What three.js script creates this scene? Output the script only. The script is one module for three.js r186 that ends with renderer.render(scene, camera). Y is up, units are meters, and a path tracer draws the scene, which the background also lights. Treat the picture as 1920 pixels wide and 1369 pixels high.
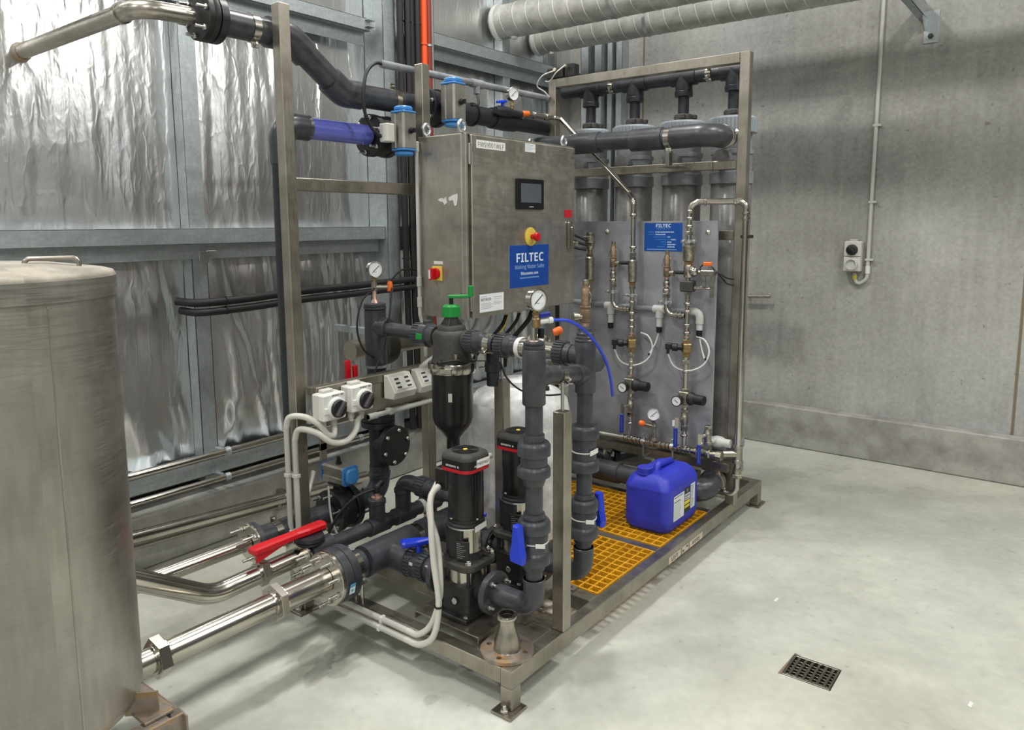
import * as THREE from 'three';
import { RectAreaLightUniformsLib } from 'three/addons/lights/RectAreaLightUniformsLib.js';

// ---------------------------------------------------------------- camera, light, exposure
// Plan coordinates used below: x along the skid (away to the right), y towards the foil wall (away to the left), z up.
const V3 = (x, y, z) => new THREE.Vector3(x, z, -y);
const scene = new THREE.Scene();
scene.background = new THREE.Color(0x050505);
const renderer = new THREE.WebGLRenderer({ antialias: true });
renderer.toneMapping = THREE.LinearToneMapping;
renderer.toneMappingExposure = 1.28;
renderer.shadowMap.enabled = true;
const FPX = 1410.578;
const camera = new THREE.PerspectiveCamera(2 * Math.atan(684.5 / FPX) * 180 / Math.PI, 1920 / 1369, 0.05, 40);
{
  const yaw = 0.656966, pit = 0.133171, roll = -0.004307;
  const f = [Math.cos(yaw) * Math.cos(pit), Math.sin(yaw) * Math.cos(pit), -Math.sin(pit)];
  const C = [-1.8202, -1.4140, 1.62];
  camera.position.copy(V3(...C));
  const fw = V3(...f), rt = V3(Math.sin(yaw), -Math.cos(yaw), 0);
  const up = new THREE.Vector3().crossVectors(rt, fw);
  camera.up.copy(up.multiplyScalar(Math.cos(roll)).addScaledVector(rt, -Math.sin(roll)));
  camera.lookAt(V3(C[0] + f[0], C[1] + f[1], C[2] + f[2]));
  camera.setViewOffset(1920, 1369, -1.4, 76.9, 1920, 1369);
}
RectAreaLightUniformsLib.init();
const LAMP_NITS = 92, LAMP_COLOR = 0xfffdf7;
const LAMPS = [[1.25, 0.9], [-1.5, 1.2], [1.3, -1.75], [-3.0, -2.3], [2.6, -3.6], [-1.0, -5.2], [-5.0, 0.4], [-5.0, -4.6]];
const LAMP_Z = 4.6, LAMP_LX = 0.55, LAMP_LY = 0.32;

// ---------------------------------------------------------------- seeded noise
function rng(s) { return () => { s |= 0; s = s + 0x6D2B79F5 | 0; let t = Math.imul(s ^ s >>> 15, 1 | s); t = t + Math.imul(t ^ t >>> 7, 61 | t) ^ t; return ((t ^ t >>> 14) >>> 0) / 4294967296; }; }
const hash2 = (x, y) => { let h = Math.imul(x, 374761393) + Math.imul(y, 668265263) | 0; h = Math.imul(h ^ h >>> 13, 1274126177); return ((h ^ h >>> 16) >>> 0) / 4294967296; };
function vnoise(x, y, px = 0, py = 0) {       // value noise, periodic when px/py given
  const xi = Math.floor(x), yi = Math.floor(y), fx = x - xi, fy = y - yi;
  let x0 = xi, x1 = xi + 1, y0 = yi, y1 = yi + 1;
  if (px) { x0 = ((x0 % px) + px) % px; x1 = ((x1 % px) + px) % px; }
  if (py) { y0 = ((y0 % py) + py) % py; y1 = ((y1 % py) + py) % py; }
  const u = fx * fx * (3 - 2 * fx), v = fy * fy * (3 - 2 * fy);
  const a = hash2(x0, y0), b = hash2(x1, y0), c = hash2(x0, y1), d = hash2(x1, y1);
  return a + (b - a) * u + (c - a) * v + (a - b - c + d) * u * v;
}
function fbm(x, y, o = 4, px = 0, py = 0) { let s = 0, a = 0.5, n = 0; for (let i = 0; i < o; i++) { s += a * vnoise(x + i * 17, y + i * 31, px, py); n += a; a *= 0.5; x *= 2; y *= 2; px *= 2; py *= 2; } return s / n; }
const clamp01 = v => v < 0 ? 0 : v > 1 ? 1 : v;
function dataTex(w, h, fn, srgb, rep) {
  const d = new Uint8Array(w * h * 4);
  for (let j = 0; j < h; j++) for (let i = 0; i < w; i++) {
    const c = fn(i / w, j / h), k = 4 * (j * w + i);
    if (typeof c === 'number') { d[k] = d[k + 1] = d[k + 2] = 255 * clamp01(c); } else { d[k] = 255 * clamp01(c[0]); d[k + 1] = 255 * clamp01(c[1]); d[k + 2] = 255 * clamp01(c[2]); }
    d[k + 3] = 255;
  }
  const t = new THREE.DataTexture(d, w, h); t.magFilter = THREE.LinearFilter; t.minFilter = THREE.LinearMipmapLinearFilter; t.generateMipmaps = true;
  t.wrapS = t.wrapT = THREE.RepeatWrapping; if (srgb) t.colorSpace = THREE.SRGBColorSpace;
  if (rep) t.repeat.set(rep[0], rep[1]);
  t.needsUpdate = true; return t;
}

// ---------------------------------------------------------------- geometry helpers (plan coordinates, uv in metres)
const sub = (a, b) => [a[0] - b[0], a[1] - b[1], a[2] - b[2]], add = (a, b, s = 1) => [a[0] + b[0] * s, a[1] + b[1] * s, a[2] + b[2] * s];
const dot = (a, b) => a[0] * b[0] + a[1] * b[1] + a[2] * b[2], len = a => Math.hypot(...a), nrm = a => { const l = len(a) || 1; return [a[0] / l, a[1] / l, a[2] / l]; };
const crs = (a, b) => [a[1] * b[2] - a[2] * b[1], a[2] * b[0] - a[0] * b[2], a[0] * b[1] - a[1] * b[0]];
const X = [1, 0, 0], Y = [0, 1, 0], Z = [0, 0, 1], nX = [-1, 0, 0], nY = [0, -1, 0], nZ = [0, 0, -1];
const mk = () => ({ p: [], n: [], u: [] });
function tri(g, a, b, c, na, nb, nc, ua, ub, uc) {
  g.p.push(...a, ...b, ...c); g.n.push(...na, ...nb, ...nc);
  g.u.push(...ua, ...ub, ...uc);
}
function uvFor(p, n) { const ax = Math.abs(n[0]), ay = Math.abs(n[1]), az = Math.abs(n[2]); return az >= ax && az >= ay ? [p[0], p[1]] : ax >= ay ? [p[1], p[2]] : [p[0], p[2]]; }
function flat(g, pts, uvf) {                   // flat convex polygon
  const n = nrm(crs(sub(pts[1], pts[0]), sub(pts[2], pts[0])));
  const uv = pts.map(p => (uvf || uvFor)(p, n));
  for (let i = 1; i < pts.length - 1; i++) tri(g, pts[0], pts[i], pts[i + 1], n, n, n, uv[0], uv[i], uv[i + 1]);
}
function obox(c, A, B, N, ha, hb, hn, ch = 0.0015) {   // oriented chamfered box; A x B = N
  const g = mk(), P = (a, b, n) => [0, 1, 2].map(i => c[i] + A[i] * a + B[i] * b + N[i] * n);
  const h = [ha, hb, hn], ck = Math.min(ch, ha * 0.45, hb * 0.45, hn * 0.45);
  const lp = v => P(v[0], v[1], v[2]);
  const uvl = (v, ax) => ax === 0 ? [v[1], v[2]] : ax === 1 ? [v[0], v[2]] : [v[0], v[1]];
  const poly = (vs, ax) => {
    const q = vs.map(lp), out = [0, 1, 2].map(i => q.reduce((s, p) => s + p[i], 0) / q.length - c[i]);
    let n = nrm(crs(sub(q[1], q[0]), sub(q[2], q[0]))), idx = q.map((_, i) => i);
    if (dot(n, out) < 0) { idx.reverse(); n = n.map(v => -v); }
    const us = vs.map(v => uvl(v, ax));
    for (let i = 1; i < idx.length - 1; i++) tri(g, q[idx[0]], q[idx[i]], q[idx[i + 1]], n, n, n, us[idx[0]], us[idx[i]], us[idx[i + 1]]);
  };
  const cv = (s, ax) => [0, 1, 2].map(i => s[i] * (h[i] - (i === ax ? 0 : ck)));
  for (let ax = 0; ax < 3; ax++) for (const s of [-1, 1]) {
    const o = [0, 1, 2].filter(i => i !== ax), vs = [[-1, -1], [1, -1], [1, 1], [-1, 1]].map(([u, v]) => { const q = []; q[ax] = s; q[o[0]] = u; q[o[1]] = v; return cv(q, ax); });
    poly(vs, ax);
  }
  if (ck > 1e-6) {
    for (let ax = 0; ax < 3; ax++) { const o = [0, 1, 2].filter(i => i !== ax); for (const u of [-1, 1]) for (const v of [-1, 1]) { const a = [], b = []; a[ax] = -1; b[ax] = 1; a[o[0]] = b[o[0]] = u; a[o[1]] = b[o[1]] = v; poly([cv(a, o[0]), cv(b, o[0]), cv(b, o[1]), cv(a, o[1])], o[0]); } }
    for (const a of [-1, 1]) for (const b of [-1, 1]) for (const d of [-1, 1]) poly([cv([a, b, d], 0), cv([a, b, d], 1), cv([a, b, d], 2)], 0);
  }
  return g;
}
const box = (x0, x1, y0, y1, z0, z1, ch) => obox([(x0 + x1) / 2, (y0 + y1) / 2, (z0 + z1) / 2], X, Y, Z, (x1 - x0) / 2, (y1 - y0) / 2, (z1 - z0) / 2, ch);
function basis(d, hint) { d = nrm(d); let a = crs(hint || (Math.abs(d[2]) > 0.9 ? X : Z), d); if (len(a) < 1e-6) a = crs(Y, d); a = nrm(a); return [a, crs(d, a), d]; }
function bar(p, q, w, h, hint, ch) { const d = sub(q, p), L = len(d), [a, b, n] = basis(d, hint); return obox(add(p, d, 0.5), a, b, n, w / 2, h / 2, L / 2, ch); }  // w across (horizontal), h along hint side
function rev(p, d, prof, seg = 20, open = false) {     // revolve profile [[t, r], ...] about axis d from p
  const g = mk(), [a, b, n] = basis(d);
  let pr = prof.map(q => [q[0], q[1]]);
  if (!open) { if (pr[0][1] > 1e-6) pr.unshift([pr[0][0], 0]); if (pr[pr.length - 1][1] > 1e-6) pr.push([pr[pr.length - 1][0], 0]); }
  const segs = [];
  for (let i = 0; i < pr.length - 1; i++) { const dt = pr[i + 1][0] - pr[i][0], dr = pr[i + 1][1] - pr[i][1], L = Math.hypot(dt, dr); if (L > 1e-7) segs.push({ a: pr[i], b: pr[i + 1], n: [-dr / L, dt / L], L }); }
  let acc = 0;
  segs.forEach((s, i) => {
    const sm = (o) => { if (!o) return s.n; const c = o.n[0] * s.n[0] + o.n[1] * s.n[1]; if (c < 0.72) return s.n; const m = [o.n[0] + s.n[0], o.n[1] + s.n[1]], l = Math.hypot(...m); return [m[0] / l, m[1] / l]; };
    const n0 = sm(segs[i - 1]), n1 = sm(segs[i + 1]);
    for (let k = 0; k < seg; k++) {
      const t0 = 2 * Math.PI * k / seg, t1 = 2 * Math.PI * (k + 1) / seg;
      const R = (t) => [0, 1, 2].map(j => a[j] * Math.cos(t) + b[j] * Math.sin(t)), r0 = R(t0), r1 = R(t1);
      const P = (q, r) => [0, 1, 2].map(j => p[j] + n[j] * q[0] + r[j] * q[1]), N = (m, r) => [0, 1, 2].map(j => n[j] * m[0] + r[j] * m[1]);
      const rr = Math.max(s.a[1], s.b[1], 0.01), u0 = t0 * rr, u1 = t1 * rr, A = P(s.a, r0), B = P(s.a, r1), Cc = P(s.b, r1), D = P(s.b, r0);
      if (s.a[1] > 1e-7) tri(g, A, B, Cc, N(n0, r0), N(n0, r1), N(n1, r1), [u0, acc], [u1, acc], [u1, acc + s.L]);
      if (s.b[1] > 1e-7) tri(g, A, Cc, D, N(n0, r0), N(n1, r1), N(n1, r0), [u0, acc], [u1, acc + s.L], [u0, acc + s.L]);
    }
    acc += s.L;
  });
  return g;
}
const cyl = (p, q, r, seg = 20, ch = 0.0012) => { const L = len(sub(q, p)), c = Math.min(ch, L * 0.3, r * 0.4); return rev(p, sub(q, p), [[0, r - c], [c, r], [L - c, r], [L, r - c]], seg); };
const pipeSeg = (p, q, r, seg = 20) => rev(p, sub(q, p), [[0, r], [len(sub(q, p)), r]], seg);
const ball = (p, r, seg = 12) => { const pr = []; for (let i = 0; i <= 8; i++) { const t = Math.PI * i / 8; pr.push([-r * Math.cos(t), r * Math.sin(t)]); } return rev(p, Z, pr, seg, true); };
function bend(pts, R, n = 6) {                 // polyline with rounded corners
  const out = [pts[0]];
  for (let i = 1; i < pts.length - 1; i++) {
    const r = Array.isArray(R) ? R[i - 1] : R, u = nrm(sub(pts[i - 1], pts[i])), v = nrm(sub(pts[i + 1], pts[i]));
    const ang = Math.acos(Math.max(-1, Math.min(1, dot(u, v))));
    const t = Math.min(r / Math.tan(ang / 2), len(sub(pts[i - 1], pts[i])) * 0.49 + (i === 1 ? len(sub(pts[i - 1], pts[i])) * 0.5 : 0), len(sub(pts[i + 1], pts[i])) * 0.49 + (i === pts.length - 2 ? len(sub(pts[i + 1], pts[i])) * 0.5 : 0));
    const rr = t * Math.tan(ang / 2), m = nrm(add(u, v)), cen = add(pts[i], m, rr / Math.sin(ang / 2)), s = sub(add(pts[i], u, t), cen), e = sub(add(pts[i], v, t), cen);
    const tot = Math.acos(Math.max(-1, Math.min(1, dot(nrm(s), nrm(e)))));
    for (let k = 0; k <= n; k++) { const f = k / n, A = Math.sin((1 - f) * tot) / Math.sin(tot), B = Math.sin(f * tot) / Math.sin(tot); out.push([0, 1, 2].map(j => cen[j] + s[j] * A + e[j] * B)); }
  }
  out.push(pts[pts.length - 1]); return out;
}
function spline(pts, n = 8) { const c = new THREE.CatmullRomCurve3(pts.map(p => new THREE.Vector3(...p)), false, 'centripetal'); return c.getPoints(n * (pts.length - 1)).map(v => [v.x, v.y, v.z]); }
function sweep(pts, r, seg = 12, cap = true) {
  const g = mk(); const T = pts.map((_, i) => nrm(sub(pts[Math.min(i + 1, pts.length - 1)], pts[Math.max(i - 1, 0)])));
  let [a] = basis(T[0]); const rings = []; let acc = 0;
  const rf = typeof r === 'function' ? r : () => r;
  pts.forEach((p, i) => {
    a = nrm(sub(a, T[i].map(v => v * dot(a, T[i])))); const b = crs(T[i], a), ring = []; if (i) acc += len(sub(p, pts[i - 1]));
    const ri = rf(i / (pts.length - 1));
    for (let k = 0; k <= seg; k++) { const t = 2 * Math.PI * k / seg, n = [0, 1, 2].map(j => a[j] * Math.cos(t) + b[j] * Math.sin(t)); ring.push([add(p, n, ri), n, [t * ri, acc]]); }
    rings.push(ring);
  });
  for (let i = 0; i < rings.length - 1; i++) for (let k = 0; k < seg; k++) {
    const A = rings[i][k], B = rings[i][k + 1], Cc = rings[i + 1][k + 1], D = rings[i + 1][k];
    tri(g, A[0], B[0], Cc[0], A[1], B[1], Cc[1], A[2], B[2], Cc[2]); tri(g, A[0], Cc[0], D[0], A[1], Cc[1], D[1], A[2], Cc[2], D[2]);
  }
  if (cap) for (const [ri, s] of [[0, -1], [rings.length - 1, 1]]) { const n = T[ri].map(v => v * s), c = pts[ri]; for (let k = 0; k < seg; k++) { const A = rings[ri][k][0], B = rings[ri][k + 1][0]; s > 0 ? tri(g, c, A, B, n, n, n, [0, 0], [.01, 0], [0, .01]) : tri(g, c, B, A, n, n, n, [0, 0], [.01, 0], [0, .01]); } }
  return g;
}
const hose = (pts, r, seg = 8, n = 8) => sweep(spline(pts, n), r, seg);
function extr(poly, o, A, B, d, ch = 0) {      // extrude 2D polygon (in axes A, B at o) along A x B by d, optional chamfer on both rims
  const g = mk(), N = nrm(crs(A, B)); const area = poly.reduce((s, p, i) => { const q = poly[(i + 1) % poly.length]; return s + p[0] * q[1] - q[0] * p[1]; }, 0); if (area < 0) poly = poly.slice().reverse();
  const inset = c => poly.map((p, i) => { const a = poly[(i + poly.length - 1) % poly.length], b = poly[(i + 1) % poly.length]; const e1 = [p[0] - a[0], p[1] - a[1]], e2 = [b[0] - p[0], b[1] - p[1]], l1 = Math.hypot(...e1) || 1, l2 = Math.hypot(...e2) || 1; const n1 = [-e1[1] / l1, e1[0] / l1], n2 = [-e2[1] / l2, e2[0] / l2]; let m = [n1[0] + n2[0], n1[1] + n2[1]]; const ml = Math.hypot(...m) || 1; m = [m[0] / ml, m[1] / ml]; const k = c / Math.max(0.4, m[0] * n1[0] + m[1] * n1[1]); return [p[0] + m[0] * k, p[1] + m[1] * k]; });
  const P = (q, t) => [0, 1, 2].map(i => o[i] + A[i] * q[0] + B[i] * q[1] + N[i] * t);
  const lv = ch > 0 ? [[inset(ch), 0], [poly, ch], [poly, d - ch], [inset(ch), d]] : [[poly, 0], [poly, d]];
  for (let l = 0; l < lv.length - 1; l++) for (let i = 0; i < poly.length; i++) { const j = (i + 1) % poly.length; const q = [P(lv[l][0][i], lv[l][1]), P(lv[l][0][j], lv[l][1]), P(lv[l + 1][0][j], lv[l + 1][1]), P(lv[l + 1][0][i], lv[l + 1][1])]; flat(g, q); }
  const top = lv[lv.length - 1], bot = lv[0], tr = THREE.ShapeUtils.triangulateShape(top[0].map(p => new THREE.Vector2(...p)), []);
  const nN = N.map(v => -v);
  for (const t of tr) { const q = t.map(i => top[0][i]); const ar = (q[1][0] - q[0][0]) * (q[2][1] - q[0][1]) - (q[2][0] - q[0][0]) * (q[1][1] - q[0][1]); const o3 = ar > 0 ? [0, 1, 2] : [0, 2, 1]; const a3 = o3.map(i => t[i]); tri(g, ...a3.map(i => P(top[0][i], top[1])), N, N, N, ...a3.map(i => top[0][i])); const b3 = [a3[0], a3[2], a3[1]]; tri(g, ...b3.map(i => P(bot[0][i], bot[1])), nN, nN, nN, ...b3.map(i => bot[0][i])); }
  return g;
}
const ngon = (n, r, ph = 0) => Array.from({ length: n }, (_, i) => [r * Math.cos(ph + 2 * Math.PI * i / n), r * Math.sin(ph + 2 * Math.PI * i / n)]);
const ribbed = (p, d, r, L, n = 22, dep = 0.08) => { const [a, b] = basis(d), poly = []; for (let i = 0; i < n; i++) { const t = 2 * Math.PI * i / n, w = 2 * Math.PI / n; poly.push([r * Math.cos(t), r * Math.sin(t)], [r * Math.cos(t + w * .5), r * Math.sin(t + w * .5)], [r * (1 - dep) * Math.cos(t + w * .62), r * (1 - dep) * Math.sin(t + w * .62)], [r * (1 - dep) * Math.cos(t + w * .88), r * (1 - dep) * Math.sin(t + w * .88)]); } return extr(poly, p, a, b, L, 0.002); };
const hexa = (p, d, r, h, ph = 0) => { const [a, b] = basis(d); return extr(ngon(6, r, ph), p, a, b, h, Math.min(0.0015, h * 0.2)); };
function rrect(w, h, r, n = 4) { const o = []; for (const [cx, cy, s] of [[w / 2 - r, h / 2 - r, 0], [-w / 2 + r, h / 2 - r, 1], [-w / 2 + r, -h / 2 + r, 2], [w / 2 - r, -h / 2 + r, 3]]) for (let i = 0; i <= n; i++) { const t = (s + i / n) * Math.PI / 2; o.push([cx + r * Math.cos(t), cy + r * Math.sin(t)]); } return o; }
function stack(rings, smooth = true, caps = true) {    // skin equal-length rings; smooth normals
  const pos = [], idx = [], m = rings[0].length, g = mk(); rings.forEach(r => r.forEach(p => pos.push(...p)));
  for (let i = 0; i < rings.length - 1; i++) for (let k = 0; k < m; k++) { const k2 = (k + 1) % m, a = i * m + k, b = i * m + k2, c = (i + 1) * m + k2, d = (i + 1) * m + k; idx.push(a, b, c, a, c, d); }
  const bg = new THREE.BufferGeometry(); bg.setAttribute('position', new THREE.Float32BufferAttribute(pos, 3)); bg.setIndex(idx); bg.computeVertexNormals();
  const N = bg.attributes.normal.array, at = i => [pos[3 * i], pos[3 * i + 1], pos[3 * i + 2]], nt = i => [N[3 * i], N[3 * i + 1], N[3 * i + 2]];
  for (let i = 0; i < idx.length; i += 3) { const q = [idx[i], idx[i + 1], idx[i + 2]]; if (smooth) tri(g, ...q.map(at), ...q.map(nt), ...q.map(k => uvFor(at(k), nt(k)))); else flat(g, q.map(at)); }
  if (caps) for (const [r, s] of [[rings[0], -1], [rings[rings.length - 1], 1]]) { const c = [0, 1, 2].map(j => r.reduce((t, p) => t + p[j], 0) / m); for (let k = 0; k < m; k++) { const q = s > 0 ? [c, r[k], r[(k + 1) % m]] : [c, r[(k + 1) % m], r[k]]; if (len(crs(sub(q[1], q[0]), sub(q[2], q[0]))) > 1e-12) flat(g, q); } }
  return g;
}
// plate with real round holes: outline and holes in the plane A, B at o, extruded along A x B
function holed(outline, holes, o, A, B, d) {
  const sh = new THREE.Shape(outline.map(p => new THREE.Vector2(...p))); for (const [x, y, r] of holes) { const h = new THREE.Path(); h.absarc(x, y, r, 0, 2 * Math.PI, true); sh.holes.push(h); }
  const bg = new THREE.ExtrudeGeometry(sh, { depth: d, bevelEnabled: false, curveSegments: 10 }), p = bg.attributes.position, n = bg.attributes.normal, g = mk(), N = nrm(crs(A, B));
  for (let i = 0; i < p.count; i++) { const a = p.getX(i), b = p.getY(i), c = p.getZ(i), u = n.getX(i), v = n.getY(i), w = n.getZ(i); for (let k = 0; k < 3; k++) { g.p.push(o[k] + A[k] * a + B[k] * b + N[k] * c); g.n.push(A[k] * u + B[k] * v + N[k] * w); } g.u.push(a, b); }
  return g;
}
// rectangle (sign, screen, print) with 0..1 uv: lower-left o, axes A (right) and B (up)
function card(o, A, B, w, h) { const g = mk(), P = (a, b) => [0, 1, 2].map(i => o[i] + A[i] * a + B[i] * b); const n = nrm(crs(A, B)); tri(g, P(0, 0), P(w, 0), P(w, h), n, n, n, [0, 0], [1, 0], [1, 1]); tri(g, P(0, 0), P(w, h), P(0, h), n, n, n, [0, 0], [1, 1], [0, 1]); return g; }

function toGeometry(gs, base) {
  let c = 0; for (const g of gs) c += g.p.length; const P = new Float32Array(c), N = new Float32Array(c), U = new Float32Array(c / 3 * 2); let o = 0, q = 0;
  for (const g of gs) { for (let i = 0; i < g.p.length; i += 3) { P[o] = g.p[i] - base[0]; P[o + 1] = g.p[i + 2] - base[2]; P[o + 2] = -(g.p[i + 1] - base[1]); N[o] = g.n[i]; N[o + 1] = g.n[i + 2]; N[o + 2] = -g.n[i + 1]; o += 3; } for (let i = 0; i < g.u.length; i++) U[q++] = g.u[i]; }
  const bg = new THREE.BufferGeometry(); bg.setAttribute('position', new THREE.BufferAttribute(P, 3)); bg.setAttribute('normal', new THREE.BufferAttribute(N, 3)); bg.setAttribute('uv', new THREE.BufferAttribute(U, 2)); return bg;
}
const taken = {};
function numbered(n) { if (!(n in taken)) { taken[n] = 0; return n; } taken[n]++; return n + '_' + String(taken[n]).padStart(3, '0'); }
function thing(name, label, category, base = [0, 0, 0], group) {   // a Group at the thing's base, its parts are children
  const o = new THREE.Group(); o.name = numbered(name); o.position.copy(V3(...base)); scene.add(o); o.userData = { label, category, base }; if (group) o.userData.group = group; return o;
}
function room(name, label) { const o = thing(name, label, 'structure'); o.userData.kind = 'structure'; return o; }
const each = (parent, name, gs, mat) => gs.map(g => part(parent, name, g, mat));      // one mesh for each piece
function part(parent, name, gs, mat, label) {
  let r = parent; while (r.parent && r.parent !== scene) r = r.parent;
  const m = new THREE.Mesh(toGeometry(Array.isArray(gs) ? gs : [gs], r.userData.base), mat); m.name = name; m.castShadow = m.receiveShadow = true; if (label) m.userData.label = label; parent.add(m); return m;
}

// ---------------------------------------------------------------- materials
const S = (rgb, rough, metal = 0, o = {}) => { const m = new THREE.MeshStandardMaterial({ roughness: rough, metalness: metal, ...o }); if (typeof rgb === 'number') m.color.set(rgb); else m.color.setRGB(...rgb); return m; };
const tiled = (t, sx, sy = sx) => { const c = t.clone(); c.repeat.set(1 / sx, 1 / sy); c.needsUpdate = true; return c; };
const brushTex = dataTex(512, 512, (u, v) => 0.35 + 0.4 * fbm(u * 6, v * 200, 3, 6, 200) + 0.25 * fbm(u * 8, v * 8, 3, 8, 8));          // streaks along u
const brushTexV = dataTex(512, 512, (u, v) => 0.35 + 0.4 * fbm(u * 200, v * 6, 3, 200, 6) + 0.25 * fbm(u * 8, v * 8, 3, 8, 8));
const steelTint = dataTex(512, 512, (u, v) => { const a = fbm(u * 5, v * 5, 5, 5, 5), b = fbm(u * 80, v * 12, 3, 80, 12), k = 0.74 + 0.22 * a + 0.08 * b; return [k, k * 0.985, k * (0.945 + 0.03 * a)]; }, true);
const mottle = dataTex(512, 512, (u, v) => { const a = fbm(u * 9, v * 9, 5, 9, 9), b = fbm(u * 40, v * 40, 3, 40, 40), k = 0.7 + 0.35 * a + 0.1 * b; return [k, k, k]; }, true);
const galvTex = dataTex(512, 512, (u, v) => { let k = 0; for (const [s, w] of [[26, .5], [61, .35], [7, .25]]) k += w * (Math.floor(vnoise(u * s, v * s, s, s) * 5) / 5); k = 0.84 + 0.14 * k; return [k * 0.98, k, k * 1.005]; }, true);
const foilBump = dataTex(1024, 1024, (u, v) => {
  let h = 0.5 * fbm(u * 30, v * 9, 4, 30, 9) + 0.18 * fbm(u * 120, v * 70, 3, 120, 70);
  for (let i = 0; i < 3; i++) { const q = fbm(u * (10 + 9 * i) + i * 3, v * (3 + 4 * i), 3, 10 + 9 * i, 3 + 4 * i); h += 0.14 * (1 - Math.min(1, Math.abs(q - 0.5) * 14)); } return h;
});
const speck = dataTex(512, 512, (u, v) => 0.5 * fbm(u * 60, v * 60, 3, 60, 60) + 0.5 * fbm(u * 170, v * 170, 2, 170, 170));
const M = {};
M.stainless = S([0.56, 0.54, 0.50], 0.3, 1, { map: tiled(steelTint, 0.7), roughnessMap: tiled(brushTexV, 0.25) , bumpMap: tiled(speck, 0.3), bumpScale: 0.00006 });
M.stainless.roughness = 0.48;
M.frame = S([0.50, 0.475, 0.43], 0.55, 0.92, { map: tiled(steelTint, 0.45), roughnessMap: tiled(brushTexV, 0.2) });
M.cabinet = S([0.66, 0.65, 0.615], 0.68, 0.95, { map: tiled(steelTint, 0.9), roughnessMap: tiled(brushTex, 0.22) });
M.tank = S([0.54, 0.535, 0.52], 0.66, 0.96, { map: tiled(steelTint, 1.1), roughnessMap: tiled(brushTex, 0.5) });
M.polished = S([0.68, 0.665, 0.63], 0.2, 1, { map: tiled(steelTint, 0.6) });
M.bolt = S([0.60, 0.59, 0.56], 0.3, 1);
M.zinc = S([0.62, 0.66, 0.68], 0.32, 1);
M.galv = S([0.63, 0.665, 0.68], 0.42, 0.7, { map: tiled(galvTex, 0.35) });
M.foil = new THREE.MeshPhysicalMaterial({ metalness: 1, roughness: 0.30, anisotropy: 0.65, anisotropyRotation: Math.PI / 2, bumpMap: tiled(foilBump, 1.7, 2.2), bumpScale: 0.004 }); M.foil.color.setRGB(0.80, 0.805, 0.81);
M.pvc = S([0.058, 0.063, 0.074], 0.34, 0, { map: tiled(mottle, 0.3) });
M.pvcDark = S([0.022, 0.025, 0.032], 0.42, 0, { map: tiled(mottle, 0.25) });
M.pvcPale = S([0.27, 0.285, 0.31], 0.45, 0, { map: tiled(mottle, 0.4) });
M.board = S([0.34, 0.35, 0.385], 0.45, 0, { map: tiled(mottle, 1.3) });
M.module = S([0.19, 0.19, 0.188], 0.22, 0, { map: tiled(mottle, 0.5) });
M.capGrey = S([0.30, 0.34, 0.37], 0.5);
M.pvcLight = S([0.55, 0.56, 0.55], 0.5);
M.black = S([0.008, 0.008, 0.009], 0.32);
M.blackSatin = S([0.015, 0.015, 0.016], 0.5, 0, { map: tiled(mottle, 0.15) });
M.castBlack = S([0.022, 0.022, 0.023], 0.5, 0, { map: tiled(mottle, 0.12), bumpMap: tiled(speck, 0.2), bumpScale: 0.0004 });
M.dustyBlack = S([0.060, 0.057, 0.052], 0.65, 0, { map: tiled(mottle, 0.15) });
M.rubber = S([0.012, 0.012, 0.013], 0.6);
M.red = S([0.62, 0.006, 0.014], 0.35);
M.blue = S([0.012, 0.045, 0.60], 0.35);
M.leverBlue = S([0.010, 0.028, 0.27], 0.4);
M.capBlue = S([0.055, 0.235, 0.57], 0.4);
M.aluminium = S([0.50, 0.50, 0.49], 0.42, 0.85, { map: tiled(steelTint, 0.3) });
M.jerry = S([0.030, 0.042, 0.52], 0.42, 0, { map: tiled(dataTex(512, 512, (u, v) => { const a = fbm(u * 7, v * 7, 5, 7, 7), d = clamp01((a - 0.52) * 4) * 0.22, k = 0.86 + 0.2 * a; return [k + d, k + d, k]; }, true), 0.3), bumpMap: tiled(speck, 0.2), bumpScale: 0.0003 });
M.green = S([0.012, 0.26, 0.045], 0.4);
M.orange = S([0.85, 0.16, 0.02], 0.45);
M.orangePipe = S([0.85, 0.09, 0.015], 0.4);
M.brass = S([0.46, 0.33, 0.17], 0.42, 1, { map: tiled(mottle, 0.08) });
M.bronze = S([0.27, 0.195, 0.125], 0.5, 0.7, { map: tiled(mottle, 0.08) });
M.copper = S([0.60, 0.40, 0.34], 0.4, 0.8);
M.nickel = S([0.50, 0.48, 0.40], 0.35, 1, { map: tiled(mottle, 0.1) });
M.white = S([0.74, 0.74, 0.72], 0.4);
M.cream = S([0.62, 0.61, 0.56], 0.45);
M.conduit = S([0.53, 0.53, 0.50], 0.5);
M.whiteTank = S([0.84, 0.85, 0.86], 0.45, 0, { map: tiled(mottle, 0.6) });
M.dial = S([0.78, 0.80, 0.82], 0.35);
M.yellow = S([0.80, 0.40, 0.012], 0.5, 0, { map: tiled(mottle, 0.2) });
M.yellowPlate = S([0.80, 0.60, 0.10], 0.45);
M.bluePipe = new THREE.MeshPhysicalMaterial({ roughness: 0.12, clearcoat: 0.6, clearcoatRoughness: 0.1 }); M.bluePipe.color.setRGB(0.12, 0.14, 0.53);
M.hoseBlue = S([0.02, 0.06, 0.62], 0.35);
M.duct = S([0.50, 0.50, 0.475], 0.4, 0, { map: tiled(mottle, 0.8) });
M.ductWire = S([0.62, 0.62, 0.59], 0.45);
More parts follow.
